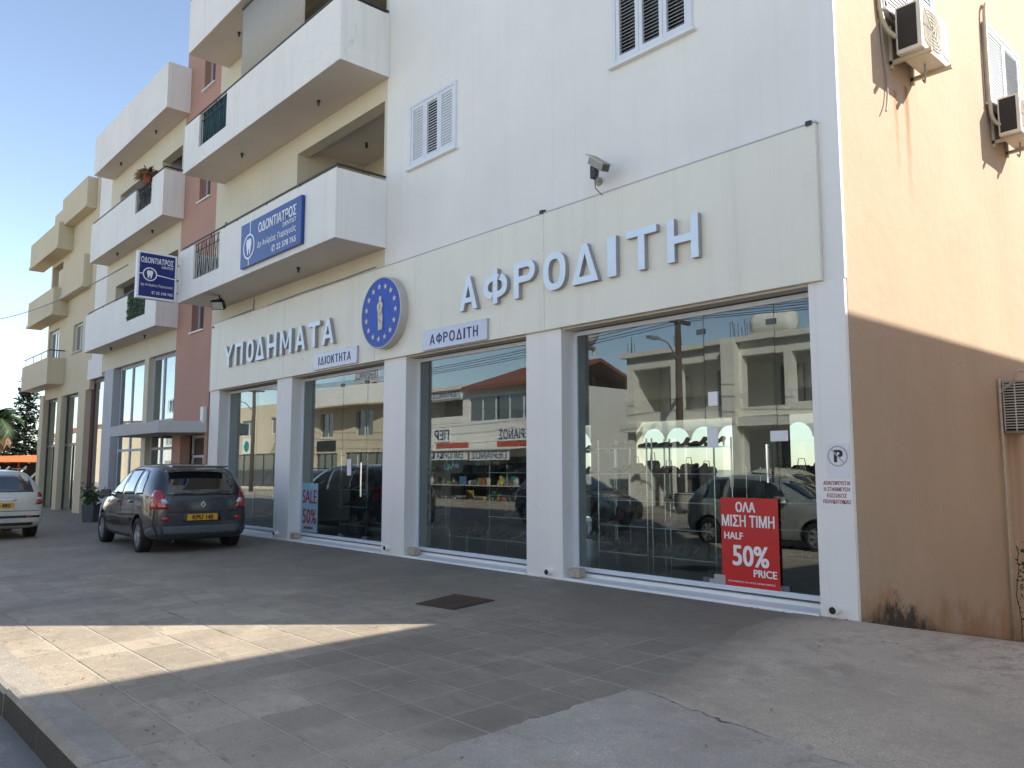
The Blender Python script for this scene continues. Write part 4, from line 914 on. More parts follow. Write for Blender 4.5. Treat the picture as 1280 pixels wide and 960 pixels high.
def condenser(name, label, loc, w_, h_, d_, arms=True):
    """outdoor unit on the +x wall: local x out from wall, y along it"""
    g = thing(name, label, 'air conditioner', (0, 0, 0))
    MB().box(.11, .11 + d_, 0, w_, 0, h_).build('case', 'ac_white', g, bevel=.015)
    MB().box(.135, .11 + d_ - .045, -.004, .004, .045, h_ - .03).build('coil', 'coil_black', g)
    MB().box(.104, .1095, .04, w_ - .2, .05, h_ - .05).build('coil', 'coil_black', g)
    xf = .11 + d_; ya, yb, za, zb_ = .05, w_ * .70, .05, h_ - .05
    def sq(k, n=32): return [((ya + yb) / 2 + (yb - ya) / 2 * k * math.copysign(abs(math.cos(2 * math.pi * i / n)) ** .5, math.cos(2 * math.pi * i / n)), (za + zb_) / 2 + (zb_ - za) / 2 * k * math.copysign(abs(math.sin(2 * math.pi * i / n)) ** .5, math.sin(2 * math.pi * i / n))) for i in range(n)]
    MB().prism(sq(1), 'x', xf - .002, xf + .003).build('fan_opening', 'grille_tan', g)
    q = MB()
    for k in (.25, .45, .62, .78, .92): pts = [(xf + .010, y, z) for y, z in sq(k)]; q.path(pts + pts[:1], .004, 4)
    for i in range(0, 32, 4): y, z = sq(1)[i]; q.tube((xf + .008, (ya + yb) / 2, (za + zb_) / 2), (xf + .008, y, z), .004, 4)
    q.build('fan_grille', 'ac_white', g)
    MB().box(xf + .0005, xf + .006, w_ - .17, w_ - .03, .08, .2).build('badge_plate', 'grey_print', g)
    if arms:
        for yy in (.10, w_ - .12):
            q = MB(); q.box(.002, .11 + d_ + .06, yy - .02, yy + .02, -.045, -.003).box(.002, .035, yy - .02, yy + .02, -.09, .40)
            q.build('bracket_arm', 'beige_metal', g)
    q = MB(); q.path([(.24, w_ * .55, -.003), (.24, w_ * .55, -.10), (.23, w_ * .58, -.15), (.20, w_ * .66, -.17), (.17, w_ * .7, -.12)], .012, 6); q.build('drain_hose', 'cable_grey', g)
    g.location = loc
    return g
A1 = condenser('air_conditioner', 'beige outdoor air conditioner under the shutter nearest the building corner', (0, 1.22, 6.10), .78, .54, .27)
A2 = condenser('air_conditioner', 'beige outdoor air conditioner at the right edge of the tan wall under the far shutter', (0, 4.50, 6.12), .78, .54, .27)
for lab, pts in (('pipe bundle and hanging cable running down beside the nearer outdoor air conditioner', [[(.03, 1.02, 7.4), (.03, 1.03, 6.6), (.05, 1.12, 6.38), (.12, 1.22, 6.30)], [(.02, 1.05, 7.4), (.02, 1.07, 6.4), (.02, 1.14, 6.0), (.02, 1.17, 5.75), (.03, 1.12, 5.55), (.05, 1.03, 5.43)], [(.03, 1.10, 7.4), (.035, 1.12, 6.8), (.08, 1.2, 6.55), (.13, 1.24, 6.5)]]),
                 ('pipe bundle curving down the wall to the far outdoor air conditioner', [[(.02, 4.62, 8.05), (.05, 4.55, 8.1), (.05, 4.44, 7.95), (.05, 4.42, 7.4), (.05, 4.42, 6.6), (.06, 4.45, 6.35), (.14, 4.52, 6.28)], [(.03, 4.50, 6.9), (.03, 4.47, 6.5), (.08, 4.52, 6.35)]])):
    g = thing('air_conditioner_pipe', lab, 'pipe', pts[0][0])
    for i, p_ in enumerate(pts):
        # smooth the bends
        v = [Vector(a) for a in p_]
        for _ in range(2): v = [v[0]] + [x for a, b in zip(v, v[1:]) for x in (a * .75 + b * .25, a * .25 + b * .75)] + [v[-1]]
        MB().path(v, .026 if i == 0 else .010, 7).build('pipe' if i != 1 else 'cable', 'beige_metal' if i == 0 else ('cable_grey' if i == 1 else 'black_metal'), g, smooth=True)
# old box unit low on the tan wall with its drain pipe
g = thing('window_air_conditioner', 'old grey box air conditioner with slatted grille low on the tan wall', 'air conditioner', (.2, 4.6, 2.1))
MB().box(.004, .30, 4.30, 5.0, 2.10, 2.78).build('case', 'ac_old', g, bevel=.012)
q = MB()
for i in range(17): q.box(.012 + .02, .30 - .01, 4.284, 4.299, 2.16 + i * .035, 2.172 + i * .035)
for xx in (.03, .16, .28): q.box(xx - .006, xx + .006, 4.280, 4.299, 2.13, 2.76)
q.build('side_grille', 'ac_white', g)
MB().box(.02, .29, 4.2905, 4.2985, 2.13, 2.75).build('grille_back', 'coil_black', g)
q = MB()
for i in range(18): q.box(.301, .316, 4.34, 4.96, 2.15 + i * .033, 2.162 + i * .033)
q.build('front_grille', 'ac_white', g)
MB().box(.3005, .306, 4.33, 4.97, 2.13, 2.75).build('grille_back', 'coil_black', g)
v = [Vector(a) for a in ((.20, 4.5, 2.92), (.19, 4.32, 2.90), (.14, 4.24, 2.72), (.05, 4.16, 2.66), (.03, 4.14, 2.6))]
for _ in range(2): v = [v[0]] + [x for a, b in zip(v, v[1:]) for x in (a * .75 + b * .25, a * .25 + b * .75)] + [v[-1]]
MB().path(v, .018, 8).build('hose', 'cable_grey', g, smooth=True)
tag(MB().path([(.03, 4.14, 2.80), (.03, 4.14, 1.2), (.03, 4.12, .2), (.03, 4.10, -.49)], .017, 8).build('drain_pipe', 'beige_metal', loc=(.03, 4.1, -.49), smooth=True), 'thin drain pipe running down the tan wall to the drive', 'pipe')
# weed climbing at the foot of that pipe
q = thing('climbing_weed', 'dry weed with small dark leaves climbing at the foot of the drain pipe', 'plant', (.06, 4.3, -.52))
st = [Vector((.05, 4.32, -.53))]
for i in range(24): st.append(st[-1] + Vector((rnd.uniform(-.008, .010), rnd.uniform(-.035, .03), .050)))
MB().path(st, .006, 5).build('stem', 'bark', q)
mb = MB()
for i in range(110):
    k = rnd.randrange(1, len(st)); c = st[k] + Vector((rnd.uniform(0, .09), rnd.gauss(0, .05), rnd.gauss(0, .03))); r = rnd.uniform(.012, .03)
    u = Vector((rnd.gauss(0, 1), rnd.gauss(0, 1), rnd.gauss(0, 1))).normalized(); v_ = u.cross(Vector((1, rnd.gauss(0, .5), 0))).normalized()
    mb.add([c - u * r, c + v_ * r * .6, c + u * r, c - v_ * r * .6], [(0, 1, 2, 3)])
mb.build('leaves', 'green_leaf', q)
# loggia condenser
g = condenser('air_conditioner', 'white air conditioner box standing in the recess of the lowest balcony', (0, 0, 0), .78, .62, .30, arms=False)
g.rotation_euler = (0, 0, R_(-90)); g.location = (-11.32, .16, 6.45)
# its shelf
g['label'] = 'white air conditioner box in the recess behind the lowest balcony rail'
tag(MB().box(-11.36, -10.5, -.22, .10, 6.41, 6.447).build('bracket_shelf', 'beige_metal', loc=(-11, 0, 6.41)), 'metal shelf carrying the air conditioner behind the lowest balcony rail', 'shelf')
# security camera
g = thing('security_camera', 'beige security camera on a bracket just above the sign band', 'camera', (-2.95, 0, 5.2))
q = MB(); q.lathe([(.055, -.001), (.055, -.02), (.02, -.03)], (-3.10, 0, 5.26), 'y', 16); q.build('wall_plate', 'cam_housing', g)
q = MB(); q.tube((-3.10, -.02, 5.26), (-3.02, -.20, 5.25), .014, 8).tube((-3.02, -.20, 5.25), (-2.98, -.24, 5.33), .014, 8); q.build('arm', 'beige_metal', g)
d = Vector((.80, -.25, -.55)).normalized(); u = Vector((0, 0, 1)); s = d.cross(u).normalized(); u2 = s.cross(d); M_ = Matrix((d, s, u2)).transposed()
q = MB(); q.obox(Vector((-2.84, -.30, 5.34)), .19, .055, .05, M_); q.build('housing', 'cam_housing', g, bevel=.008)
q = MB(); q.obox(Vector((-2.86, -.29, 5.405)), .235, .068, .006, M_); q.build('sun_shield', 'beige_metal', g)
q = MB(); q.obox(Vector((-2.84, -.30, 5.34)) + d * .192, .004, .043, .038, M_); q.build('lens_glass', 'car_glass', g)
MB().box(-3.03, -2.95, -.25, -.18, 5.22, 5.38).build('junction_box', 'plastic_dark', g)
MB().path([Vector((-2.99, -.21, 5.22)), Vector((-2.99, -.2, 5.1)), Vector((-2.99, -.075, 5.04))], .006, 5).build('cable', 'black_metal', g)
v = [Vector(a) for a in ((-2.72, -.42, 5.24), (-2.76, -.40, 5.12), (-2.86, -.3, 5.12), (-2.9, -.26, 5.2), (-2.96, -.22, 5.16))]
MB().path(v, .005, 5).build('cable', 'cable_grey', g)
# flood light under the balcony end
g = thing('flood_light', 'black flood light hanging under the end of the lowest balcony', 'lamp', (-13.6, -.6, 5.2))
q = MB(); q.tube((-13.62, -.62, 5.41), (-13.62, -.62, 5.34), .02, 8).box(-13.74, -13.50, -.64, -.60, 5.31, 5.34); q.build('bracket', 'black_metal', g)
d = Vector((.55, -.6, -.58)).normalized(); s = d.cross(Vector((0, 0, 1))).normalized(); u2 = s.cross(d); M_ = Matrix((d, s, u2)).transposed()
q = MB(); q.obox(Vector((-13.62, -.64, 5.20)), .055, .14, .10, M_); q.obox(Vector((-13.62, -.64, 5.20)) - d * .075, .02, .10, .07, M_); q.build('housing', 'black_metal', g, bevel=.008)
q = MB(); q.obox(Vector((-13.62, -.64, 5.20)) + d * .058, .003, .12, .08, M_); q.build('lens', 'lamp_glass', g)
# sagging cable below the balcony and ball lamp by the flood light
tag(MB().path([(-15.3, -.02, 5.06), (-14.4, -.02, 5.10), (-13.2, -.02, 5.12), (-13.19, -.02, 5.36)], .008, 5).build('wall_cable', 'black_metal', loc=(-14, 0, 5.1)), 'thin black cable along the wall above the left end of the sign band', 'cable')
tag(MB().path([(-12.6, -.012, 5.10), (-11.0, -.012, 5.125), (-9.4, -.012, 5.12), (-8.3, -.012, 5.14)], .006, 5).build('wall_cable', 'black_metal', loc=(-10.5, 0, 5.1)), 'thin dark cable on the wall below the dentist sign balcony', 'cable')
for i, (xx, zz, lab) in enumerate(((-.26, 5.10, 'small dark bolt bracket at the top right corner of the sign band'), (-4.08, 5.12, 'small dark bolt bracket on the sign band edge left of the camera'), (-15.3, 5.02, 'small black sensor at the left end of the sign band'))):
    q = MB(); q.tube((xx, -.07, zz - .03), (xx, -.002, zz), .016, 8).box(xx - .03, xx + .03, -.085, -.07, zz - .055, zz - .01)
    tag(q.build('wall_bracket', 'dark_frame', loc=(xx, 0, zz)), lab, 'bracket')
q = MB(); q.tube((-14.0, -.02, 6.75), (-14.0, -.5, 6.75), .018).tube((-14.0, -.5, 6.75), (-13.4, -.62, 7.0), .022).tube((-14.0, -.5, 6.75), (-14.0, -.5, 6.45), .02)
tag(q.build('awning_arm', 'cable_grey', loc=(-13.8, -.3, 6.5)), 'folded grey awning arm above the rail of the lowest balcony', 'awning arm')
q = MB(); q.path([(-20.6, -.05, 6.2), (-20.6, -.05, 7.0), (-20.45, -.2, 7.15), (-20.2, -.25, 7.18)], .02, 6)
tag(q.build('vent_pipe', 'cable_grey', loc=(-20.6, 0, 6.2)), 'bent grey pipe behind the hedge screen balcony', 'pipe')
# rusty drain cover
g = thing('drain_cover', 'square rusty iron drain cover set in the paving before the shop', 'drain cover', (-3.55, -1.95, .22))
pts = [(-3.74, -2.30), (-3.19, -2.22), (-3.28, -1.58), (-3.90, -1.64)]
MB().add([(x, y, zp(x, y) + .004) for x, y in pts] + [(x, y, zp(x, y) + .012) for x, y in pts], [(3, 2, 1, 0), (4, 5, 6, 7), (0, 1, 5, 4), (1, 2, 6, 5), (2, 3, 7, 6), (3, 0, 4, 7)]).build('plate', 'rust_iron', g)
q = MB()
for i in range(9):
    a = Vector(pts[0]).lerp(Vector(pts[3]), (i + .5) / 9); b = Vector(pts[1]).lerp(Vector(pts[2]), (i + .5) / 9); a2 = a.lerp(b, .06); b2 = a.lerp(b, .94)
    q.tube((*a2, zp(a2.x, a2.y) + .013), (*b2, zp(b2.x, b2.y) + .013), .009, 6)
q.build('ribs', 'rust_iron', g)
# ------------------------------------------------------------------ vehicles
def interp(stn, x):
    for a, b in zip(stn, stn[1:]):
        if a[0] <= x <= b[0]:
            t = (x - a[0]) / (b[0] - a[0]); return [lerp(p, q, t) for p, q in zip(a, b)]
    return list(stn[-1])
def car(name, label, cat, stn, wheels, wr, paintm, deco, group=None, track=None, rim='rim_silver', spokes=7, archtrim=None):
    """stn rows: x, z_bottom, z_belt, half width, half width at belt, z_top, half width at roof. x forward from the rear bumper"""
    g = thing(name, label, cat, (0, 0, 0), group)
    rings = []
    for r in stn:
        x, zb, zl, w, wb, zt, wt = r; h = max(.01, zt - zl)
        half = [(0, zb), (w * .80, zb), (w * .955, zb + .05), (w, lerp(zb, zl, .35)), (w * .995, lerp(zb, zl, .7)), (wb, zl), (lerp(wb, wt, .45) + min(.025, h * .1), zl + h * .45), (wt + min(.01, h * .1), zl + h * .84), (wt * .86, zt - min(.02, h * .05)), (0, zt)]
        rings.append([(x, y, z) for y, z in half] + [(x, -y, z) for y, z in half[-2:0:-1]])
    n = len(rings[0]); mb = MB(); mb.v = [p for rg in rings for p in rg]
    mb.f = [(i * n + j, i * n + (j + 1) % n, (i + 1) * n + (j + 1) % n, (i + 1) * n + j) for i in range(len(rings) - 1) for j in range(n)]
    mb.f += [tuple(range(n)), tuple(range(len(rings) * n - 1, (len(rings) - 1) * n - 1, -1))]
    o = mb.build('body', paintm, g, smooth=True)
    ss = o.modifiers.new('s', 'SUBSURF'); ss.levels = ss.render_levels = 3
    cut = MB(); wmax = max(r[3] for r in stn)
    for wx in wheels:
        for sg in (-1, 1): cut.lathe([(wr + .055, sg * (wmax - .30)), (wr + .055, sg * (wmax + .2))], (wx, 0, wr + .01), 'y', 40)
    co = cut.build('cutter', 'rubber'); bo = o.modifiers.new('b', 'BOOLEAN'); bo.operation = 'DIFFERENCE'; bo.object = co; bo.solver = 'EXACT'
    dg = bpy.context.evaluated_depsgraph_get(); dg.update()
    me = bpy.data.meshes.new_from_object(o.evaluated_get(dg)); o.modifiers.clear(); o.data = me; bpy.data.objects.remove(co)
    me.materials.clear(); me.materials.append(MATS[paintm]); me.materials.append(MATS['rubber'])
    for p in me.polygons:
        p.use_smooth = True; c = p.center
        for wx in wheels:
            if math.hypot(c.x - wx, c.z - wr - .01) < wr + .056 and (abs(c.y) < wmax - .31 + .02 or math.hypot(c.x - wx, c.z - wr - .01) > wr + .05 and abs(p.normal.y) < .3): p.material_index = 1; p.use_smooth = False
    try: me.set_sharp_from_angle(angle=R_(38))
    except Exception: pass
    bvh = BVHTree.FromPolygons([v.co for v in me.vertices], [tuple(p.vertices) for p in me.polygons])
    def decal(nm, poly, frm, mat, off=.005, par=None, thick=.006, cuts=3, sm=True):
        """poly in (x,z) for frm 'left'/'right' or (y,z) for 'rear'/'front'; laid onto the body from that side"""
        bm = bmesh.new(); vs = [bm.verts.new((p[0], p[1], 0)) for p in poly]; bm.faces.new(vs)
        for _ in range(cuts):
            bmesh.ops.triangulate(bm, faces=bm.faces[:]); 
            bmesh.ops.subdivide_edges(bm, edges=[e for e in bm.edges if e.calc_length() > .06], cuts=1, use_grid_fill=True)
        out = MB(); cache = []
        for v in bm.verts:
            a, b = v.co.x, v.co.y
            if frm in ('left', 'right'): s = 1 if frm == 'left' else -1; o_, d_ = Vector((a, s * 3, b)), Vector((0, -s, 0))
            elif frm == 'top': o_, d_ = Vector((a, b, 4)), Vector((0, 0, -1))
            else: s = -1 if frm == 'rear' else 1; o_, d_ = Vector((2 + s * 6, a, b)), Vector((-s, 0, 0))
            hit = bvh.ray_cast(o_, d_)
            p = hit[0] if hit[0] is not None else None
            cache.append((p - d_ * off) if p is not None else None)
        idx = {v: i for i, v in enumerate(bm.verts)}
        out.v = [tuple(p) if p is not None else (0, 0, 0) for p in cache]
        for f in bm.faces:
            ii = [idx[v] for v in f.verts]
            if all(cache[i] is not None for i in ii): out.f.append(tuple(ii))
        bm.free()
        used = sorted({i for f in out.f for i in f}); mp = {k: i for i, k in enumerate(used)}
        out.v = [out.v[k] for k in used]; out.f = [tuple(mp[i] for i in f) for f in out.f]
        ob = out.build(nm, mat, g, smooth=sm)
        # outward facing
        dd = {'left': Vector((0, 1, 0)), 'right': Vector((0, -1, 0)), 'rear': Vector((-1, 0, 0)), 'front': Vector((1, 0, 0)), 'top': Vector((0, 0, 1))}[frm]
        bm = bmesh.new(); bm.from_mesh(ob.data)
        for f in bm.faces:
            if f.normal.dot(dd) < 0: f.normal_flip()
        bm.to_mesh(ob.data); bm.free()
        sd = ob.modifiers.new('s', 'SOLIDIFY'); sd.thickness = thick; sd.offset = -1
        if par is not None: ob.parent = par
        return ob
    for wx in wheels:
        for sg in (-1, 1):
            yo = sg * ((track or wmax) - .02); dy = -sg
            q = MB(); q.lathe([(wr * .60, yo + dy * .19), (wr * .93, yo + dy * .20), (wr, yo + dy * .165), (wr, yo + dy * .035), (wr * .94, yo), (wr * .66, yo - dy * .004), (wr * .63, yo + dy * .03)], (wx, 0, wr), 'y', 36)
            wobj = q.build('wheel', 'rubber', g, smooth=True)
            q = MB(); q.lathe([(wr * .64, yo + dy * .06), (wr * .64, yo + dy * .008), (wr * .60, yo + dy * .006), (wr * .58, yo + dy * .035), (wr * .20, yo + dy * .05)], (wx, 0, wr), 'y', 36)
            q.lathe([(wr * .17, yo + dy * .05), (wr * .17, yo + dy * .012), (wr * .08, yo + dy * .006)], (wx, 0, wr), 'y', 16)
            for k in range(spokes):
                a = 2 * math.pi * k / spokes + .3; ca, sa = math.cos(a), math.sin(a); w1, w2 = wr * .09, wr * .13
                pl = [(wr * .12, -w1), (wr * .61, -w2), (wr * .61, w2), (wr * .12, w1)]
                q.prism([(wx + u * ca - v * sa, wr + u * sa + v * ca) for u, v in pl], 'y', yo + dy * .012, yo + dy * .045)
            q.build('rim', rim, wobj)
            MB().lathe([(wr * .575, yo + dy * .048), (wr * .575, yo + dy * .055)], (wx, 0, wr), 'y', 24).build('wheel_backing', 'coil_black', wobj)
    deco(g, decal)
    return g
def both(decal, nm, poly, mat, **k):
    for s in ('left', 'right'): decal(nm, poly, s, mat, **k)

# dark blue people carrier
VAN = [(0, .40, .80, .58, .56, .86, .52), (.015, .32, .86, .745, .71, .98, .62), (.06, .26, .95, .815, .79, 1.10, .66), (.18, .24, .98, .855, .83, 1.30, .665), (.38, .22, 1.0, .885, .865, 1.50, .66), (.62, .22, 1.0, .905, .89, 1.585, .67),
       (1.1, .20, 1.0, .905, .895, 1.615, .67), (1.8, .19, .99, .905, .895, 1.62, .665), (2.35, .19, .98, .905, .89, 1.57, .65), (2.8, .19, .97, .905, .88, 1.35, .66), (3.25, .19, .95, .90, .86, 1.06, .70), (3.55, .20, .90, .89, .83, .97, .66), (3.95, .22, .78, .85, .78, .84, .60), (4.18, .26, .66, .74, .68, .70, .52), (4.25, .36, .58, .58, .54, .60, .44)]
def van_deco(g, decal):
    rw = decal('rear_window', [(-.62, 1.04), (.62, 1.04), (.57, 1.46), (.50, 1.51), (-.50, 1.51), (-.57, 1.46)], 'rear', 'car_glass')
    decal('rear_shelf', [(-.5, 1.035), (.5, 1.035), (.5, 1.05), (-.5, 1.05)], 'rear', 'black_metal', off=.012)
    both(decal, 'side_window', [(.62, 1.05), (1.02, 1.04), (1.06, 1.50), (.84, 1.47), (.68, 1.33)], 'car_glass')
    both(decal, 'side_window', [(1.16, 1.04), (1.90, 1.02), (1.93, 1.50), (1.20, 1.51)], 'car_glass')
    both(decal, 'side_window', [(2.0, 1.02), (2.86, 1.02), (2.55, 1.37), (2.30, 1.47), (2.03, 1.495)], 'car_glass')
    decal('windscreen', [(2.45, -.58), (3.12, -.66), (3.12, .66), (2.45, .58)], 'top', 'car_glass')
    for sg in (-1, 1):
        L = decal('tail_lamp', [(sg * .58, .80), (sg * .78, .80), (sg * .83, .92), (sg * .82, 1.04), (sg * .78, 1.13), (sg * .69, 1.13), (sg * .65, .98)], 'rear', 'lamp_red', off=.014)
        decal('clear_lens', [(sg * .59, .90), (sg * .70, .895), (sg * .72, .97), (sg * .65, .985)], 'rear', 'lamp_clear', off=.022, par=L)
        s = 'left' if sg > 0 else 'right'
        decal('tail_lamp', [(.03, .80), (.20, .82), (.17, 1.12), (.09, 1.13), (.05, .95)], s, 'lamp_red', off=.012)
        decal('reflector', [(sg * .58, .60), (sg * .70, .60), (sg * .70, .66), (sg * .58, .66)], 'rear', 'lamp_red', off=.012)
    decal('bumper_trim', [(-.74, .36), (.74, .36), (.77, .50), (-.77, .50)], 'rear', 'plastic_grey', off=.010)
    both(decal, 'bumper_trim', [(.06, .36), (.38, .30), (.40, .40), (.10, .50)], 'plastic_grey', off=.008)
    decal('tailgate_gap', [(-.60, .735), (.60, .735), (.60, .75), (-.60, .75)], 'rear', 'black_metal', off=.004)
    for sg in (-1, 1): decal('tailgate_gap', [(sg * .60, .57), (sg * .612, .57), (sg * .64, .95), (sg * .628, .95)], 'rear', 'black_metal', off=.004)
    decal('plate_recess', [(-.33, .57), (.33, .57), (.31, .73), (-.31, .73)], 'rear', 'plastic_dark', off=.006)
    p = decal('number_plate', [(-.265, .595), (.265, .595), (.265, .705), (-.265, .705)], 'rear', 'plate_yellow', off=.016, sm=False)
    text('KPU 145', 0, 0, .36, .075, 0, 'black_print', g, (0, -1, 0), (0, 0, 1), .003, .028, origin=(-.032, .18, .612))
    q = MB()
    ro, ri = [(0, .065), (.05, 0), (0, -.065), (-.05, 0)], [(0, .035), (.024, 0), (0, -.035), (-.024, 0)]
    for i in range(4):
        a, b, c, d = ro[i], ro[(i + 1) % 4], ri[(i + 1) % 4], ri[i]; q.prism([(y, .87 + z) for y, z in (a, b, c, d)], 'x', -.018, .02)
    q.build('emblem', 'chrome', g)
    both(decal, 'door_gap', [(1.98, .36), (1.992, .36), (1.992, 1.0), (1.98, 1.0)], 'black_metal', off=.003)
    both(decal, 'door_gap', [(1.10, .66), (1.112, .66), (1.112, 1.0), (1.10, 1.0)], 'black_metal', off=.003)
    both(decal, 'side_moulding', [(1.18, .56), (3.0, .56), (3.0, .62), (1.18, .62)], 'plastic_dark', off=.012)
    both(decal, 'door_handle', [(1.22, .885), (1.40, .885), (1.40, .92), (1.22, .92)], 'van_paint', off=.03, thick=.02)
    both(decal, 'door_handle', [(2.10, .875), (2.28, .875), (2.28, .91), (2.10, .91)], 'van_paint', off=.03, thick=.02)
    both(decal, 'sill', [(1.15, .21), (3.08, .21), (3.08, .32), (1.15, .32)], 'plastic_dark', off=.006)
    for sg in (-1, 1):
        q = MB(); q.obox((2.78, sg * 1.0, 1.03), .06, .10, .075); q.obox((2.8, sg * .90, .99), .03, .06, .02); o = q.build('wing_mirror', 'van_paint', g, bevel=.02)
        s = 'left' if sg > 0 else 'right'
        decal('headlight', [(3.78, .60), (4.12, .58), (4.05, .68), (3.80, .76)], s, 'lamp_clear', off=.01)
    decal('grille', [(-.5, .38), (.5, .38), (.5, .50), (-.5, .50)], 'front', 'plastic_dark')
    q = MB(); q.obox((.30, 0, 1.545), .10, .50, .012); q.build('spoiler', 'van_paint', g, bevel=.008)
    q = MB(); q.tube((.8, 0, 1.60), (.70, 0, 1.78), .006, 6); q.build('aerial', 'black_metal', g)
    q = MB(); q.obox((.55, 0, 1.515), .02, .10, .012); q.build('brake_lamp', 'lamp_red', g)
    q = MB(); q.tube((.06, .48, .24), (.5, .48, .24), .025, 10); q.build('exhaust', 'dark_frame', g)
def place(g, x, y, z, heading):
    g.rotation_euler = (0, 0, heading); g.location = (x, y, z)
v = car('people_carrier', 'dark blue five door people carrier parked on the paving before the shop', 'car', VAN, (.80, 3.485), .315, 'van_paint', van_deco)
h = math.atan2(.05, -1)
v.scale = (.975, .975, .975)
place(v, -10.72, -1.92, zp(-11.5, -2.0) - .03, h)

# cream estate car at the left edge
WAG = [(0, .42, .78, .62, .60, .84, .56), (.02, .34, .84, .76, .73, .95, .64), (.08, .26, .90, .825, .80, 1.06, .66), (.26, .22, .93, .84, .82, 1.28, .63), (.46, .20, .93, .845, .825, 1.42, .60), (.8, .19, .93, .845, .83, 1.475, .60), (1.6, .18, .92, .845, .83, 1.49, .60),
       (2.2, .18, .91, .845, .825, 1.45, .59), (2.7, .18, .90, .845, .82, 1.20, .60), (3.05, .18, .89, .84, .80, .98, .64), (3.5, .19, .84, .83, .76, .89, .60), (3.95, .22, .74, .78, .72, .79, .55), (4.18, .28, .64, .66, .62, .67, .48), (4.23, .36, .56, .52, .50, .58, .40)]
def wag_deco(g, decal):
    decal('rear_window', [(-.62, 1.0), (.62, 1.0), (.55, 1.36), (-.55, 1.36)], 'rear', 'car_glass')
    both(decal, 'side_window', [(.34, .99), (.98, .98), (1.0, 1.38), (.55, 1.36)], 'car_glass')
    both(decal, 'side_window', [(1.08, .98), (1.82, .97), (1.84, 1.385), (1.10, 1.39)], 'car_glass')
    both(decal, 'side_window', [(1.92, .97), (2.66, .96), (2.40, 1.24), (2.2, 1.345), (1.94, 1.375)], 'car_glass')
    decal('windscreen', [(2.35, -.54), (2.95, -.60), (2.95, .60), (2.35, .54)], 'top', 'car_glass')
    for sg in (-1, 1):
        L = decal('tail_lamp', [(sg * .66, .74), (sg * .80, .74), (sg * .83, .85), (sg * .82, 1.0), (sg * .70, 1.0)], 'rear', 'lamp_red', off=.012)
        decal('clear_lens', [(sg * .68, .84), (sg * .80, .84), (sg * .80, .89), (sg * .68, .89)], 'rear', 'lamp_clear', off=.02, par=L)
        s = 'left' if sg > 0 else 'right'
        decal('tail_lamp', [(.03, .74), (.18, .76), (.16, 1.0), (.08, 1.0)], s, 'lamp_red', off=.010)
        decal('reflector', [(sg * .50, .465), (sg * .64, .465), (sg * .64, .50), (sg * .50, .50)], 'rear', 'lamp_red', off=.016)
        q = MB(); q.obox((2.6, sg * .93, .98), .055, .09, .07); q.obox((2.62, sg * .85, .95), .03, .05, .02); q.build('wing_mirror', 'wagon_paint', g, bevel=.02)
        decal('headlight', [(3.78, .60), (4.1, .58), (4.02, .70), (3.80, .74)], s, 'lamp_clear', off=.01)
        q = MB(); q.tube((.5, sg * .55, 1.475), (2.1, sg * .55, 1.49), .012, 8); q.build('roof_rail', 'black_metal', g)
    decal('bumper_trim', [(-.74, .46), (.74, .46), (.76, .51), (-.76, .51)], 'rear', 'plastic_dark', off=.010)
    decal('bumper_gap', [(-.72, .60), (.72, .60), (.72, .612), (-.72, .612)], 'rear', 'black_metal', off=.004)
    decal('bumper_base', [(-.6, .30), (.6, .30), (.64, .36), (-.64, .36)], 'rear', 'plastic_dark', off=.010)
    decal('number_plate', [(-.26, .67), (.26, .67), (.26, .78), (-.26, .78)], 'rear', 'plate_yellow', off=.014, sm=False)
    text('KAB 482', 0, 0, .38, .07, 0, 'black_print', g, (0, -1, 0), (0, 0, 1), .003, .028, origin=(-.02, .19, .69)) 
    decal('trim_strip', [(-.3, .83), (.3, .83), (.3, .85), (-.3, .85)], 'rear', 'chrome', off=.01)
    both(decal, 'door_gap', [(1.86, .36), (1.872, .36), (1.872, .93), (1.86, .93)], 'black_metal', off=.003)
    both(decal, 'side_moulding', [(1.1, .50), (2.9, .50), (2.9, .55), (1.1, .55)], 'plastic_dark', off=.010)
wg = car('estate_car', 'cream estate car parked beyond the people carrier at the left edge', 'car', WAG, (.78, 3.24), .30, 'wagon_paint', wag_deco)
place(wg, -16.15, -4.05, zp(-17, -4.0) - .003, math.pi)

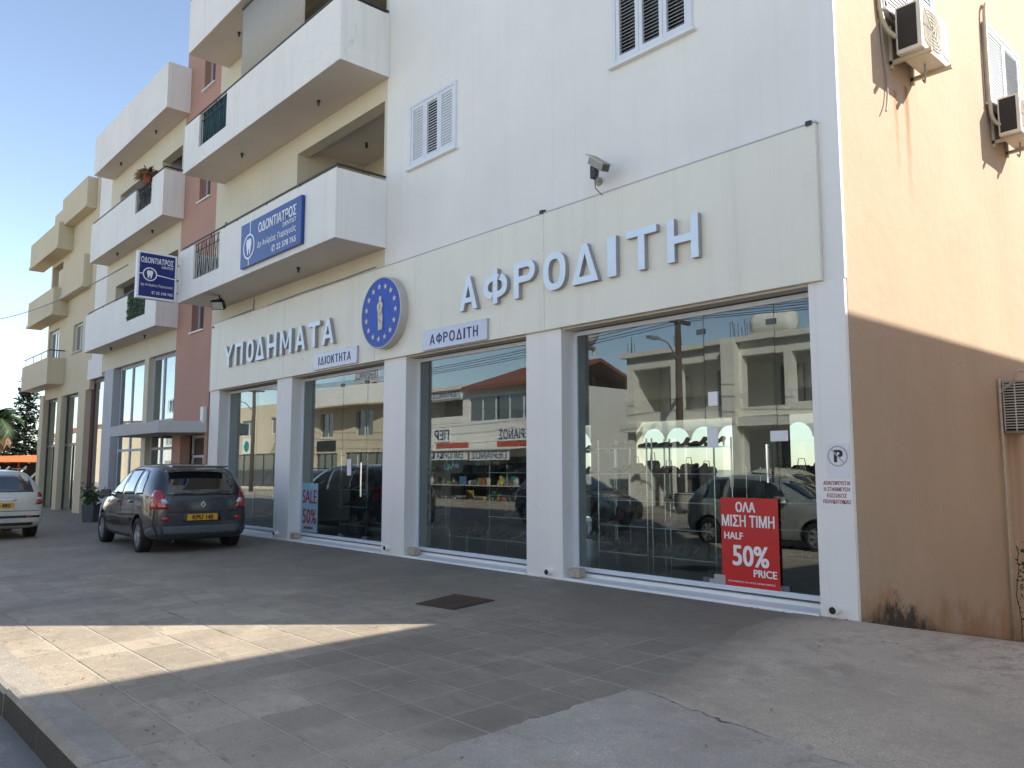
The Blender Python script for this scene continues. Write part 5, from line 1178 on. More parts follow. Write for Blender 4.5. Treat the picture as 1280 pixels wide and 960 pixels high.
# silver hatchback standing at the kerb just outside the view, seen mirrored in the shop glass
HAT = [(0, .40, .78, .60, .58, .84, .54), (.03, .32, .86, .78, .74, .98, .62), (.12, .26, .92, .82, .79, 1.16, .62), (.4, .22, .94, .835, .81, 1.42, .58), (.8, .20, .94, .84, .82, 1.50, .58), (1.5, .19, .93, .84, .82, 1.515, .58), (2.0, .19, .92, .84, .815, 1.46, .57), (2.5, .19, .90, .84, .80, 1.18, .60), (2.85, .19, .88, .83, .78, .98, .64), (3.3, .20, .82, .81, .74, .87, .58), (3.65, .24, .72, .74, .68, .76, .52), (3.80, .34, .60, .55, .52, .62, .42)]
def hat_deco(g, decal):
    both(decal, 'side_window', [(.42, 1.0), (1.0, .985), (1.02, 1.40), (.62, 1.38)], 'car_glass')
    both(decal, 'side_window', [(1.10, .985), (2.42, .96), (2.15, 1.26), (1.95, 1.365), (1.12, 1.41)], 'car_glass')
    decal('rear_window', [(-.55, 1.02), (.55, 1.02), (.48, 1.36), (-.48, 1.36)], 'rear', 'car_glass')
    decal('windscreen', [(2.15, -.52), (2.78, -.58), (2.78, .58), (2.15, .52)], 'top', 'car_glass')
    for sg in (-1, 1):
        decal('tail_lamp', [(sg * .64, .78), (sg * .80, .78), (sg * .80, 1.0), (sg * .66, 1.0)], 'rear', 'lamp_red', off=.012)
        s = 'left' if sg > 0 else 'right'
        decal('headlight', [(3.30, .62), (3.68, .60), (3.55, .74), (3.34, .78)], s, 'lamp_clear', off=.01)
        q = MB(); q.obox((2.35, sg * .92, 1.0), .055, .09, .07); q.obox((2.37, sg * .84, .96), .03, .05, .02); q.build('wing_mirror', 'silver_paint', g, bevel=.02)
    decal('grille', [(-.4, .36), (.4, .36), (.4, .48), (-.4, .48)], 'front', 'plastic_dark')
    both(decal, 'door_gap', [(1.05, .34), (1.062, .34), (1.062, .93), (1.05, .93)], 'black_metal', off=.003)
hc = car('hatchback', 'silver hatchback at the kerb, seen mirrored low in the right shop window', 'car', HAT, (.62, 3.02), .30, 'silver_paint', hat_deco)
place(hc, -7.2, -7.55, .02, 0)
# dark car farther along the street
bc = car('saloon_car', 'black car on the street, seen as a dark mirrored shape in the shop window', 'car', HAT, (.62, 3.02), .30, 'black_paint', hat_deco)
place(bc, -14.3, -8.9, .03, 0)
# pickup
PICK = [(0, .55, .98, .76, .76, 1.0, .72), (.03, .50, 1.0, .80, .80, 1.02, .76), (1.0, .48, 1.0, .80, .80, 1.02, .76), (2.0, .46, 1.0, .80, .80, 1.02, .76), (2.06, .46, 1.0, .80, .80, 1.40, .64), (2.14, .46, 1.0, .81, .80, 1.60, .62), (2.6, .45, 1.0, .81, .80, 1.65, .62), (3.1, .45, .99, .81, .79, 1.58, .61), (3.55, .45, .97, .81, .78, 1.18, .64), (3.75, .45, .95, .80, .77, 1.02, .68), (4.3, .46, .88, .79, .74, .95, .66), (4.7, .48, .80, .76, .72, .86, .62), (4.78, .52, .72, .70, .68, .76, .58)]
def pick_deco(g, decal):
    both(decal, 'side_window', [(2.2, 1.06), (3.42, 1.04), (3.05, 1.45), (2.26, 1.52)], 'car_glass')
    decal('windscreen', [(3.15, -.54), (3.68, -.60), (3.68, .60), (3.15, .54)], 'top', 'car_glass')
    decal('rear_window', [(-.52, 1.10), (.52, 1.10), (.48, 1.46), (-.48, 1.46)], 'rear', 'car_glass')
    decal('load_bed', [(.12, -.66), (1.96, -.66), (1.96, .66), (.12, .66)], 'top', 'plastic_dark', off=.006)
    for sg in (-1, 1):
        decal('tail_lamp', [(sg * .64, .66), (sg * .75, .66), (sg * .75, .92), (sg * .64, .92)], 'rear', 'lamp_red', off=.012)
        q = MB(); q.obox((3.3, sg * .93, 1.1), .04, .10, .09); q.obox((3.32, sg * .84, 1.06), .02, .05, .02); q.build('wing_mirror', 'plastic_dark', g, bevel=.015)
    both(decal, 'door_gap', [(2.13, .52), (2.145, .52), (2.145, 1.02), (2.13, 1.02)], 'black_metal', off=.003)
    both(decal, 'bed_strip', [(.1, .97), (2.0, .97), (2.0, .985), (.1, .985)], 'plastic_dark', off=.008)
pk = car('pickup_truck', 'cream pickup truck in the street, seen mirrored in the right shop window', 'pickup', PICK, (.95, 3.85), .34, 'pickup_paint', pick_deco)
place(pk, -9.2, -9.75, .03, 0)
# ------------------------------------------------------------------ the far side of the street (seen mirrored in the shop glass)
def win(par, x0, x1, z0, z1, y, mat='frame_white', n=2, glass='pane_reflective'):
    wd = (x1 - x0) / n
    f = MB().wall('y', x0, x1, z0, z1, y, y + .06, [(x0 + wd * i + .05, x0 + wd * (i + 1) - .05, z0 + .06, z1 - .06) for i in range(n)]).build('window', mat, par)
    MB().box(x0 + .03, x1 - .03, y + .02, y + .03, z0 + .03, z1 - .03).build('pane', glass, f)
    return f
U = thing('unfinished_building', 'bare concrete two storey frame across the street with starter bars on its roof', 'building', (-12, -20, .12))
MB().wall('y', -18.2, -5.5, .1, 6.25, -18.35, -18.0, [(-17.85, -15.95, 3.95, 5.75), (-15.5, -13.35, 3.95, 5.75), (-12.6, -11.1, 3.85, 5.75), (-10.8, -9.9, 3.95, 5.75), (-9.4, -6.0, 3.95, 5.75), (-17.85, -15.95, -1, 3.05), (-15.5, -13.35, -1, 3.05), (-12.6, -9.95, -1, 3.05), (-9.4, -6.0, -1, 3.05)]).build('front_frame', 'raw_concrete', U)
MB().box(-18.4, -5.3, -26, -17.75, 6.252, 6.45).build('roof_slab', 'raw_concrete', U)
MB().box(-18.4, -5.3, -17.998, -17.7, 3.15, 3.5).build('floor_edge', 'raw_concrete', U)
MB().box(-13.25, -12.7, -18.0, -17.6, .1, 6.25).build('column', 'raw_concrete', U)
MB().box(-18.2, -18.0, -26, -18.36, .1, 6.25).build('side_wall', 'raw_concrete', U); MB().box(-5.7, -5.5, -26, -18.36, .1, 6.25).build('side_wall', 'raw_concrete', U)
MB().box(-18, -5.7, -20.2, -20.0, .1, 6.25).build('inner_wall', 'offwhite_far', U); MB().box(-18, -5.7, -20, -18.36, 3.2, 3.4).build('floor_slab', 'raw_concrete', U)
for a, b in ((-17.5, -16.4), (-15.0, -13.8), (-12.4, -11.3), (-9.0, -7.0)): win(U, a, b, 4.0, 5.6, -19.99)
for a, b in ((-17.6, -16.1), (-12.4, -10.4)): win(U, a, b, .4, 2.7, -19.99, 'dark_frame')
for xx in (-18.1, -15.7, -13.0, -12.5, -9.7, -9.3):
    q = MB()
    for dx, dy in ((-.1, -.1), (.1, -.1), (.1, .1), (-.1, .1)): q.tube((xx + dx, -18.2 + dy, 6.4), (xx + dx + rnd.uniform(-.05, .05), -18.2 + dy, 7.0 + rnd.uniform(-.15, .2)), .012, 5)
    q.build('starter_bars', 'rust_iron', U)
g = thing('water_tank', 'pale cylindrical water tank lying on the unfinished concrete roof across the street', 'water tank', (-11.9, -19, 6.45))
q = MB(); q.lathe([(.1, -.75), (.38, -.72), (.42, -.5), (.42, .5), (.38, .72), (.1, .75)], (-11.9, -19, 7.0), 'x', 24); q.build('tank', 'offwhite_far', g, smooth=True)
MB().box(-12.5, -12.3, -19.3, -18.7, 6.45, 6.65).build('foot', 'raw_concrete', g); MB().box(-11.5, -11.3, -19.3, -18.7, 6.45, 6.65).build('foot', 'raw_concrete', g)
g = thing('house', 'tan gabled house behind the unfinished concrete frame across the street', 'building', (-9, -30, 0))
MB().prism([(-16, -.2), (-3, -.2), (-3, 7.6), (-9.5, 9.6), (-16, 7.6)], 'y', -36, -29).build('wall', 'beige_far', g)
MB().prism([(-16.3, 7.62), (-9.5, 9.75), (-2.7, 7.62), (-2.7, 7.8), (-9.5, 9.95), (-16.3, 7.8)], 'y', -36.2, -28.7).build('roof', 'red_tile', g)
for a in (-14, -11, -7): win(g, a, a + 1.3, 5.0, 6.4, -28.99)
g = thing('house', 'two storey cream house right of the unfinished frame across the street', 'building', (2, -20, 0))
MB().box(-4, 9, -28, -18, .1, 6.6).build('wall', 'offwhite_far', g); MB().box(-4.2, 9.2, -28.2, -17.8, 6.602, 6.85).build('roof', 'raw_concrete', g)
for a in (-3, 0, 3, 6):
    for z in (1.0, 4.2): win(g, a, a + 1.5, z, z + 1.4, -17.998)
# household goods store
P = thing('store_building', 'white household store with blue lettered signs and glazed veranda across the street', 'building', (-28, -20, .12))
MB().wall('y', -33.2, -23.4, .1, 5.75, -18.3, -18.0, [(-32.8, -29.2, 4.05, 5.25), (-28.7, -23.6, 4.0, 5.3), (-32.8, -23.8, -1, 2.2)]).build('front_wall', 'offwhite_far', P)
MB().box(-33.2, -33.0, -26, -18.31, .1, 5.75).build('side_wall', 'offwhite_far', P); MB().box(-23.6, -23.4, -26, -18.31, .1, 5.75).build('side_wall', 'offwhite_far', P)
MB().box(-33.0, -23.6, -26, -18.31, 3.3, 3.5).build('floor_slab', 'raw_concrete', P); MB().box(-33.0, -23.6, -19.8, -19.7, 3.5, 5.75).build('recess_wall', 'shop_wall', P)
MB().box(-33.0, -23.6, -21, -20.9, .1, 3.3).build('inner_wall', 'interior_dark', P)
MB().box(-33.4, -28.9, -26, -17.8, 5.752, 5.95).build('roof_slab', 'raw_concrete', P)
MB().prism([(-17.6, 5.6), (-22, 7.0), (-26, 5.6), (-26, 5.78), (-22, 7.18), (-17.6, 5.78)], 'x', -28.85, -23.2).build('tiled_roof', 'red_tile', P)
win(P, -28.7, -23.6, 4.0, 5.3, -18.15, n=5)
MB().box(-32.9, -29.1, -18.05, -17.98, 4.0, 4.35).build('balcony_front', 'offwhite_far', P)
q = thing('water_tank', 'white ball shaped water tank on a stand above the store across the street', 'water tank', (-25.6, -23, 6.6))
for dx, dy in ((-.5, -.5), (.5, -.5), (.5, .5), (-.5, .5)): MB().box(-25.6 + dx - .06, -25.6 + dx + .06, -23 + dy - .06, -23 + dy + .06, 5.9, 8.0).build('leg', 'raw_concrete', q)
MB().lathe([(.05, -.75), (.45, -.66), (.72, -.3), (.78, 0), (.72, .3), (.45, .66), (.05, .75)], (-25.2, -22.9, 8.75), 'z', 24).build('tank', 'awning_white', q, smooth=True)
MB().box(-26.4, -24.9, -23.7, -22.3, 8.0, 8.08).build('platform', 'raw_concrete', q)
def opp_sign(lab, s, x0, x1, z0, z1, y, mat='poster_white', tm='sign_navy', extra=None, h=.74):
    g = thing('store_sign', lab, 'sign', ((x0 + x1) / 2, y, z0))
    MB().box(x0, x1, y - .06, y, z0, z1).build('panel', mat, g)
    if s: text(s, 0, 0, (x1 - x0) * .9, (z1 - z0) * h, 0, tm, g, (-1, 0, 0), (0, 0, 1), .004, .022, origin=(x1 - (x1 - x0) * .05, y + .001, z0 + (z1 - z0) * (1 - h) / 2))
    return g
opp_sign('small white sign with blue letters on the loggia parapet of the store', 'ΠΕΡΙΑΝΟΣ', -31.9, -29.3, 5.32, 5.74, -17.94)
opp_sign('white sign with blue letters at the left of the store wall', 'ΠΕΡ', -31.6, -30.2, 3.05, 3.75, -17.93)
opp_sign('white sign with blue letters on the right of the store wall', 'ΠΕΡΙΑΝΟΣ', -26.4, -23.6, 2.98, 3.6, -17.93)
opp_sign('narrow red sign strip at the left of the store wall', '', -31.4, -28.7, 2.68, 2.96, -17.93, 'goods_0')
opp_sign('narrow red sign strip on the right of the store wall', '', -26.4, -23.6, 2.62, 2.92, -17.93, 'goods_0')
opp_sign('long white sign along the store awning with dark blue letters', 'ΕΜΠΟΡΙΚΑ ΚΑΤΑΣΤΗΜΑΤΑ', -32.6, -26.6, 2.05, 2.55, -16.2, tm='navy_text')
opp_sign('white sign on the right end of the store awning', 'ΠΕΡΙΑΝΟΣ', -26.4, -23.6, 2.02, 2.5, -16.2)
opp_sign('white roof board with blue lettering on the beige house left of the store', 'ΠΕΡΙΑΝΟΣ', -40.1, -37.5, 6.95, 7.65, -17.95)
opp_sign('white board with red letters under the blue roof board', 'DIY', -39.4, -37.6, 6.15, 6.9, -17.94, tm='red_poster')
q = MB().prism([(-17.9, 2.62), (-16.1, 2.5), (-16.1, 2.56), (-17.9, 2.68)], 'x', -33, -23.5); tag(q.build('store_awning', 'offwhite_far', loc=(-28, -17, 2.5)), 'flat white awning over the goods in front of the store', 'awning')
for k in range(5):
    x0 = -32.6 + k * 1.85; g = thing('goods_table', 'plain trestle table with goods in front of the white store across the street', 'table', (x0, -16.9, .12), 'goods tables outside the store')
    MB().box(x0, x0 + 1.6, -17.2, -16.5, .80, .84).build('table_top', 'goods_4', g)
    for dx, dy in ((.05, -17.15), (1.55, -17.15), (.05, -16.55), (1.55, -16.55)): MB().tube((x0 + dx, dy, .12), (x0 + dx, dy, .80), .02, 6).build('leg', 'dark_frame', g)
for i in range(90):
    lvl = rnd.choice((.12, .84, .84, .84)); x0 = -32.6 + rnd.randrange(5) * 1.85 + rnd.uniform(.02, 1.3); y0 = rnd.uniform(-17.1, -16.6) if lvl > .5 else rnd.uniform(-17.6, -16.3); s = rnd.uniform(.10, .30); hgt = rnd.uniform(.10, .45); t_ = rnd.random()
    mt = 'goods_%d' % rnd.choice((0, 1, 2, 3, 4, 4, 5, 6, 7, 7, 7)); q = MB()
    if t_ < .4: q.box(x0, x0 + s, y0 - s * .8, y0, lvl + .001, lvl + hgt).box(x0 + .02, x0 + s - .02, y0 - s * .7, y0 + .01, lvl + hgt * .3, lvl + hgt * .7)
    elif t_ < .75: q.lathe([(s * .34, 0), (s * .46, hgt * .6), (s * .48, hgt * .62), (s * .48, hgt * .7), (s * .15, hgt * .75)], (x0, y0, lvl + .001), 'z', 12)
    else: q.lathe([(s * .2, 0), (s * .4, hgt * .35), (s * .3, hgt * .7), (s * .12, hgt * .85), (s * .16, hgt)], (x0, y0, lvl + .001), 'z', 12)
    tag(q.build('store_goods', mt, loc=(x0, y0, lvl)), 'goods piled in front of the white store across the street', 'goods', 'goods outside the store')
for i in range(16):
    x0 = rnd.uniform(-32.6, -24); zt = 2.45; hgt = rnd.uniform(.3, .9); wd = rnd.uniform(.2, .5)
    q = MB(); q.tube((x0, -16.4, zt), (x0, -16.4, zt - .08), .008, 5).prism([(x0 - wd / 2, zt - .08), (x0 + wd / 2, zt - .08), (x0 + wd * .6, zt - hgt), (x0 - wd * .55, zt - hgt * .95)], 'y', -16.43, -16.37)
    tag(q.build('hanging_goods', 'goods_%d' % rnd.randrange(8), loc=(x0, -16.4, zt - hgt)), 'goods hanging from the awning of the white store across the street', 'goods', 'goods hanging from the store awning')
# beige apartment house with rounded balcony
g = thing('apartment_house', 'beige house with a rounded balcony left of the store across the street', 'building', (-41, -21, .12))
MB().wall('y', -46.5, -35.2, .1, 6.4, -18.4, -18.1, [(-45, -42.2, .3, 2.6), (-41.2, -36.5, .3, 2.6), (-44.5, -42.8, 3.6, 5.2), (-40, -38.3, 3.6, 5.2)]).build('front_wall', 'beige_far', g)
MB().box(-46.5, -35.2, -26, -18.41, 6.1, 6.4).build('roof', 'raw_concrete', g); MB().box(-46.4, -35.3, -20, -19.9, .1, 6.1).build('inner_wall', 'shop_wall', g)
MB().box(-35.4, -35.2, -26, -18.41, .1, 6.1).build('side_wall', 'beige_far', g); MB().box(-46.5, -46.3, -26, -18.41, .1, 6.1).build('side_wall', 'beige_far', g)
arc = [(-46 + 10 * i / 16, -18.08 + 1.3 * math.sin(math.pi * (.15 + .7 * i / 16))) for i in range(17)]
q = MB()
for (a, b) in zip(arc, arc[1:]): q.add([(a[0], a[1], 5.5), (b[0], b[1], 5.5), (b[0], b[1], 6.6), (a[0], a[1], 6.6), (a[0], a[1] - .12, 5.5), (b[0], b[1] - .12, 5.5), (b[0], b[1] - .12, 6.6), (a[0], a[1] - .12, 6.6)], [(0, 1, 2, 3), (7, 6, 5, 4), (3, 2, 6, 7), (0, 4, 5, 1)])
q.build('balcony_parapet', 'offwhite_far', g); MB().prism(arc + [(-36, -18.09), (-46, -18.09)], 'z', 5.42, 5.498).build('balcony', 'beige_far', g)
for a in (-44.5, -40): win(g, a, a + 1.7, 3.6, 5.2, -18.3)
for a, b in ((-45, -42.2), (-41.2, -36.5)): win(g, a, b, .3, 2.6, -18.3, 'dark_frame', 3)
opp_sign('black shop sign on the beige house with rounded balcony', '', -44.8, -42.4, 2.75, 3.4, -18.03, 'black_print')
g = thing('apartment_house', 'plain tan house with a dark band of windows at the mirrored far left', 'building', (-54, -21, .12))
MB().wall('y', -60, -48.5, .1, 6.3, -18.4, -18.1, [(-57, -55, 4.1, 5.3), (-52, -50.6, 4.1, 5.3), (-58.5, -50, .3, 2.7)]).build('front_wall', 'beige_far', g)
MB().box(-60, -48.5, -26, -18.41, 6.0, 6.3).build('roof', 'raw_concrete', g); MB().box(-59.9, -48.6, -20, -19.9, .1, 6).build('inner_wall', 'shop_wall', g)
MB().box(-48.7, -48.5, -26, -18.41, .1, 6).build('side_wall', 'beige_far', g)
for a, b in ((-57, -55), (-52, -50.6)): win(g, a, b, 4.1, 5.3, -18.3)
win(g, -58.5, -50, .3, 2.7, -18.3, 'dark_frame', 5)
q = opp_sign('white square sign with dark round mark on the plain tan house', '', -56.6, -55.2, 2.75, 3.9, -18.03)
MB().lathe([(.42, -18.028), (.42, -18.02)], (-55.9, 0, 3.32), 'y', 24).build('disc', 'goods_5', q)
for i, (xx, zz, ml, rf, lb) in enumerate(((-72, 5.2, 'offwhite_far', 'red_tile', 'white house with red tiled roof at the far end of the street'), (-92, 6.5, 'beige_far', 'raw_concrete', 'beige block at the far end of the street beyond the red roof'), (-118, 5.5, 'offwhite_far', 'red_tile', 'last white house with red roof down the street'))):
    g = thing('house', lb, 'building', (xx, -22, 0)); MB().box(xx - 7, xx + 7, -28, -18.2, .1, zz).build('wall', ml, g)
    MB().prism([(-28.4, zz), (-23, zz + (1.8 if rf == 'red_tile' else .25)), (-17.8, zz), (-17.8, zz + .15), (-23, zz + (2 if rf == 'red_tile' else .3)), (-28.4, zz + .15)], 'x', xx - 7.2, xx + 7.2).build('roof', rf, g)
    for a in (-5, -1, 3):
        win(g, xx + a, xx + a + 1.8, 1, 2.4, -18.19); win(g, xx + a, xx + a + 1.8, 3.8, 4.9, -18.19)
# poles and wires
polex = [(-13.35, -15.0), (22, -15.0), (-48, -15.0)]
labs = ['brown timber utility pole with lamp arm in front of the unfinished frame', 'brown timber utility pole across the street to the right', 'brown timber utility pole in front of the plain tan house']
for (x, y), lb in zip(polex, labs):
    g = thing('utility_pole', lb, 'pole', (x, y, .12)); MB().tube((x, y, 0), (x, y, 8.1 if x != -13.35 else 7.2), .15, 10, .10).build('pole', 'wood_pole', g, smooth=True)
    MB().box(x - .06, x + .06, y - .7, y + .7, 6.75, 6.87).build('crossarm', 'wood_pole', g)
    q = MB(); q.path([(x, y + .1, 5.5), (x, y + .6, 6.0), (x, y + 1.2, 6.1)], .03, 6).obox((x, y + 1.4, 6.08), .09, .25, .05); q.build('lamp_arm', 'alu', g)
def wire(p, q_, sag, lab, r=.014):
    p, q_ = Vector(p), Vector(q_)
    pts = [p.lerp(q_, i / 16) - Vector((0, 0, sag * 4 * (i / 16) * (1 - i / 16))) for i in range(17)]
    tag(MB().path(pts, r, 5).build('overhead_wire', 'black_metal', loc=tuple(pts[8])), lab, 'wire', 'overhead wires')
for k, dy in enumerate((-.65, -.25, .25, .65)):
    for a, b in ((0, 1), (2, 0)):
        wire((polex[a][0], polex[a][1] + dy, 6.9), (polex[b][0], polex[b][1] + dy, 6.9), .6, 'black overhead wire strung between the timber poles across the street')
wire((-20.4, -.59, 7.40), (-46, -1.2, 9.25), .55, 'thin black cable crossing from the balconied building to the left edge', .016)
g = thing('utility_pole', 'timber utility pole beside the pavement beyond the left edge', 'pole', (-46, -1.2, .1)); MB().tube((-46, -1.2, 0), (-46, -1.2, 9.4), .15, 10, .1).build('pole', 'wood_pole', g)

# ------------------------------------------------------------------ left background: canopy, trees, planter
g = thing('market_canopy', 'low orange canopy on posts with goods below at the left edge', 'canopy', (-47, 2, .1))
MB().prism([(-1.2, 1.98), (6.2, 1.98), (6.2, 2.2), (2.5, 2.34), (-1.2, 2.2)], 'x', -50, -44).build('cover', 'orange_canvas', g)
for xx in (-49.8, -44.2):
    for yy in (-1.0, 2.5, 6.0): MB().box(xx - .05, xx + .05, yy - .05, yy + .05, 0, 1.979).build('post', 'orange_canvas', g)
for k in range(7):
    q = MB(); yy = .4 + k * .75; q.tube((-44.6, yy, .9), (-44.4, yy + .7, 1.75), .05, 6); q.build('slat', 'awning_white', g)
MB().box(-50, -49.9, -1.2, 6.2, .1, 1.95).build('back_wall', 'interior_dark', g)
opp_ = thing('canopy_sign', 'small white sign with blue letters on the orange canopy', 'sign', (-43.9, 0, 1.5))
MB().box(-43.95, -43.9, -1.3, .6, 1.2, 1.75).build('panel', 'poster_white', opp_); text('ΠΕΡΙΑΝΟΣ', 0, 0, 1.7, .3, 0, 'sign_blue', opp_, (0, 1, 0), (0, 0, 1), .004, .03, origin=(-43.899, -1.2, 1.33))
g = thing('palm_tree', 'palm tree with a skirt of dry fronds at the left edge', 'tree', (-60, 2.75, 0))
MB().tube((-60, 2.75, -.3), (-59.9, 2.8, 4.9), .32, 12, .25).build('trunk', 'bark', g, smooth=True)
fr = MB(); dr = MB()
for k in range(120):
    dead = k >= 84; a = rnd.uniform(0, 2 * math.pi); e0 = rnd.uniform(-1.25, -.5) if dead else rnd.uniform(-.45, 1.25); L = rnd.uniform(1.3, 1.9) if dead else rnd.uniform(1.3, 2.0)
    p = Vector((-59.9, 2.8, 4.9 if not dead else 4.6)); pts = [p.copy()]; el = e0
    for s_ in range(8): p = p + Vector((math.cos(a) * math.cos(el), math.sin(a) * math.cos(el), math.sin(el))) * (L / 8); el -= .09 if dead else .19; pts.append(p.copy())
    T_ = dr if dead else fr
    side = Vector((-math.sin(a), math.cos(a), 0))
    for i in range(2, 9):
        for sg in (-1, 1):
            for j in range(2):
                b_ = pts[i - 1].lerp(pts[i], j * .5); w_ = .55 * math.sin(math.pi * (i / 9.5)) + .12
                tip = b_ + side * sg * w_ + (pts[i] - pts[i - 1]) * 1.2 - Vector((0, 0, .18 + .1 * rnd.random())); d_ = (pts[i] - pts[i - 1]) * .28
                T_.add([b_ - d_, b_ + d_, tip], [(0, 1, 2)])
fr.build('crown', 'palm_leaf', g); dr.build('dry_fronds', 'dry_frond', g)
def conifer(lab, x, y, H_, R0, dens, bare=.08):
    g = thing('pine_tree', lab, 'tree', (x, y, 0)); MB().tube((x, y, -.3), (x + .1, y, H_ * .97), H_ * .022, 8, .03).build('trunk', 'bark', g)
    cr = MB(); lb = MB(); z = H_ * bare; 
    while z < H_ * .98:
        rr_ = R0 * (1 - (z / H_)) ** .75 + .12; nb = 7 + int(rr_ * 2)
        for k in range(nb):
            a = 2 * math.pi * k / nb + rnd.uniform(-.4, .4); L = rr_ * rnd.uniform(.55, 1.12); b0 = Vector((x + .06, y, z + rnd.uniform(-.15, .15)))
            tip = b0 + Vector((math.cos(a) * L, math.sin(a) * L, -.10 * L + .25 * rnd.random())); lb.tube(b0, tip, .025, 4, .006)
            for s_ in range(int(dens * L * 2) + 6):
                t_ = rnd.uniform(.25, 1.0); c = b0.lerp(tip, t_) + Vector((rnd.gauss(0, .12), rnd.gauss(0, .12), rnd.gauss(0, .07))); r = rnd.uniform(.10, .22)
                u = Vector((rnd.gauss(0, 1), rnd.gauss(0, 1), rnd.gauss(0, .35))).normalized(); v_ = u.cross(Vector((rnd.gauss(0, .4), rnd.gauss(0, .4), 1))).normalized()
                cr.add([c - u * r, c + v_ * r * .45, c + u * r, c - v_ * r * .45], [(0, 1, 2, 3)])
        z += max(.24, .34 - z * .006)
    lb.build('branches', 'bark', g); cr.build('crown', 'pine_leaf', g)
conifer('tall dark conifer with tiered branches behind the orange canopy', -62, 5.05, 8.2, 2.3, 9)
conifer('lower dark conifer between the palm and the tall conifer', -70, 5.2, 6.2, 2.4, 9)
conifer('dark conifer close to the cream building behind the canopy', -56, 5.6, 5.0, 1.9, 9)
g = thing('planter', 'small dark planter with a thin shrub beside the mirror of the people carrier', 'planter', (-21, -1.1, .2))
q = MB(); q.lathe([(.20, 0), (.24, .44), (.24, .48), (.20, .48), (.19, .42)], (-21.0, -1.05, zp(-21, -1.05) - .01), 'z', 4); q.build('box', 'plastic_grey', g)
q = MB(); cr = MB()
for k in range(9):
    a = rnd.uniform(0, 6.28); b0 = Vector((-21 + .1 * math.cos(a), -1.05 + .1 * math.sin(a), .62)); tp = b0 + Vector((rnd.uniform(-.16, .16), rnd.uniform(-.16, .16), rnd.uniform(.25, .6))); q.tube(b0, tp, .012, 5, .005)
    for s_ in range(38):
        c = b0.lerp(tp, rnd.uniform(.25, 1)) + Vector((rnd.gauss(0, .08), rnd.gauss(0, .08), rnd.gauss(0, .06))); r = rnd.uniform(.03, .07); u = Vector((rnd.gauss(0, 1), rnd.gauss(0, 1), rnd.gauss(0, 1))).normalized(); v_ = u.orthogonal().normalized()
        cr.add([c - u * r, c + v_ * r * .45, c + u * r, c - v_ * r * .45], [(0, 1, 2, 3)])
q.build('stems', 'bark', g); cr.build('foliage', 'green_leaf', g)

# ------------------------------------------------------------------ inside the shoe shop
def rack(lab, x0, x1, y0, levels, d=.36):
    g = thing('display_rack', lab, 'display rack', ((x0 + x1) / 2, y0 + d / 2, SILL))
    for xx in (x0, x1):
        for yy in (y0, y0 + d): MB().tube((xx, yy, SILL - .03), (xx, yy, levels[-1] + .12), .011, 8).build('post', 'chrome', g)
    for z in levels:
        s = MB().box(x0 - .02, x1 + .02, y0 - .02, y0 + d + .02, z, z + .008).build('shelf', 'clear_shelf', g)
        MB().box(x0 - .02, x1 + .02, y0 - .024, y0 - .0205, z - .001, z + .010).build('edge', 'shelf_edge', s)
    return g
def shoe_mesh(kind, mi):
    L, st = .26, []
    if kind == 0: st = [(0, .03, .0, .05), (.03, .036, .0, .075), (.08, .034, .0, .07), (.14, .038, .0, .055), (.19, .042, 0, .05), (.235, .034, .0, .04), (.26, .012, .005, .02)]
    elif kind == 1: st = [(0, .022, .07, .12), (.03, .028, .066, .125), (.08, .028, .045, .085), (.14, .034, .016, .05), (.19, .038, 0, .045), (.23, .026, .0, .035), (.255, .008, .003, .015)]
    else: st = [(0, .034, .02, .24), (.04, .042, .02, .25), (.10, .042, .01, .25), (.125, .042, .0, .12), (.18, .044, 0, .075), (.23, .036, .0, .055), (.26, .014, .005, .025)]
    mb = MB(); n = 10; k = len(st)
    for x, w_, zb, zt in st:
        for i in range(n):
            a = 2 * math.pi * i / n; c_, s_ = math.cos(a), math.sin(a)
            mb.v.append((x, w_ * math.copysign(abs(c_) ** .6, c_), zb + (zt - zb) * (.5 + .5 * math.copysign(abs(s_) ** .6, s_))))
    mb.f = [(i * n + j, i * n + (j + 1) % n, (i + 1) * n + (j + 1) % n, (i + 1) * n + j) for i in range(k - 1) for j in range(n)] + [tuple(range(n)), tuple(range(k * n - 1, (k - 1) * n - 1, -1))]
    if kind == 1: mb.tube((.012, 0, 0), (.018, 0, .075), .007, 6, .016)
    o = mb.build('shoe', 'leather_%d' % mi, smooth=True); me = o.data; bpy.data.objects.remove(o); return me
SHOES = {(k, c): shoe_mesh(k, c) for k in range(3) for c in range(8)}
def stock(lab, grp, x0, x1, y, z, skip=.1, cols=(0, 0, 1, 2, 7, 6, 5, 3, 4)):
    x = x0 + .06
    while x < x1 - .05:
        if rnd.random() > skip:
            kd = rnd.choice((0, 1, 1, 2)) if z < 1.3 else rnd.choice((0, 1)); c = rnd.choice(cols)
            o = bpy.data.objects.new('shoe', SHOES[(kd, c)]); COL.objects.link(o); o.location = (x, y + .30 + rnd.uniform(-.02, .02), z + .009); o.rotation_euler = (0, 0, R_(-90 + rnd.uniform(-18, 18)))
            tag(o, lab, 'shoe', grp)
        x += rnd.uniform(.115, .15)
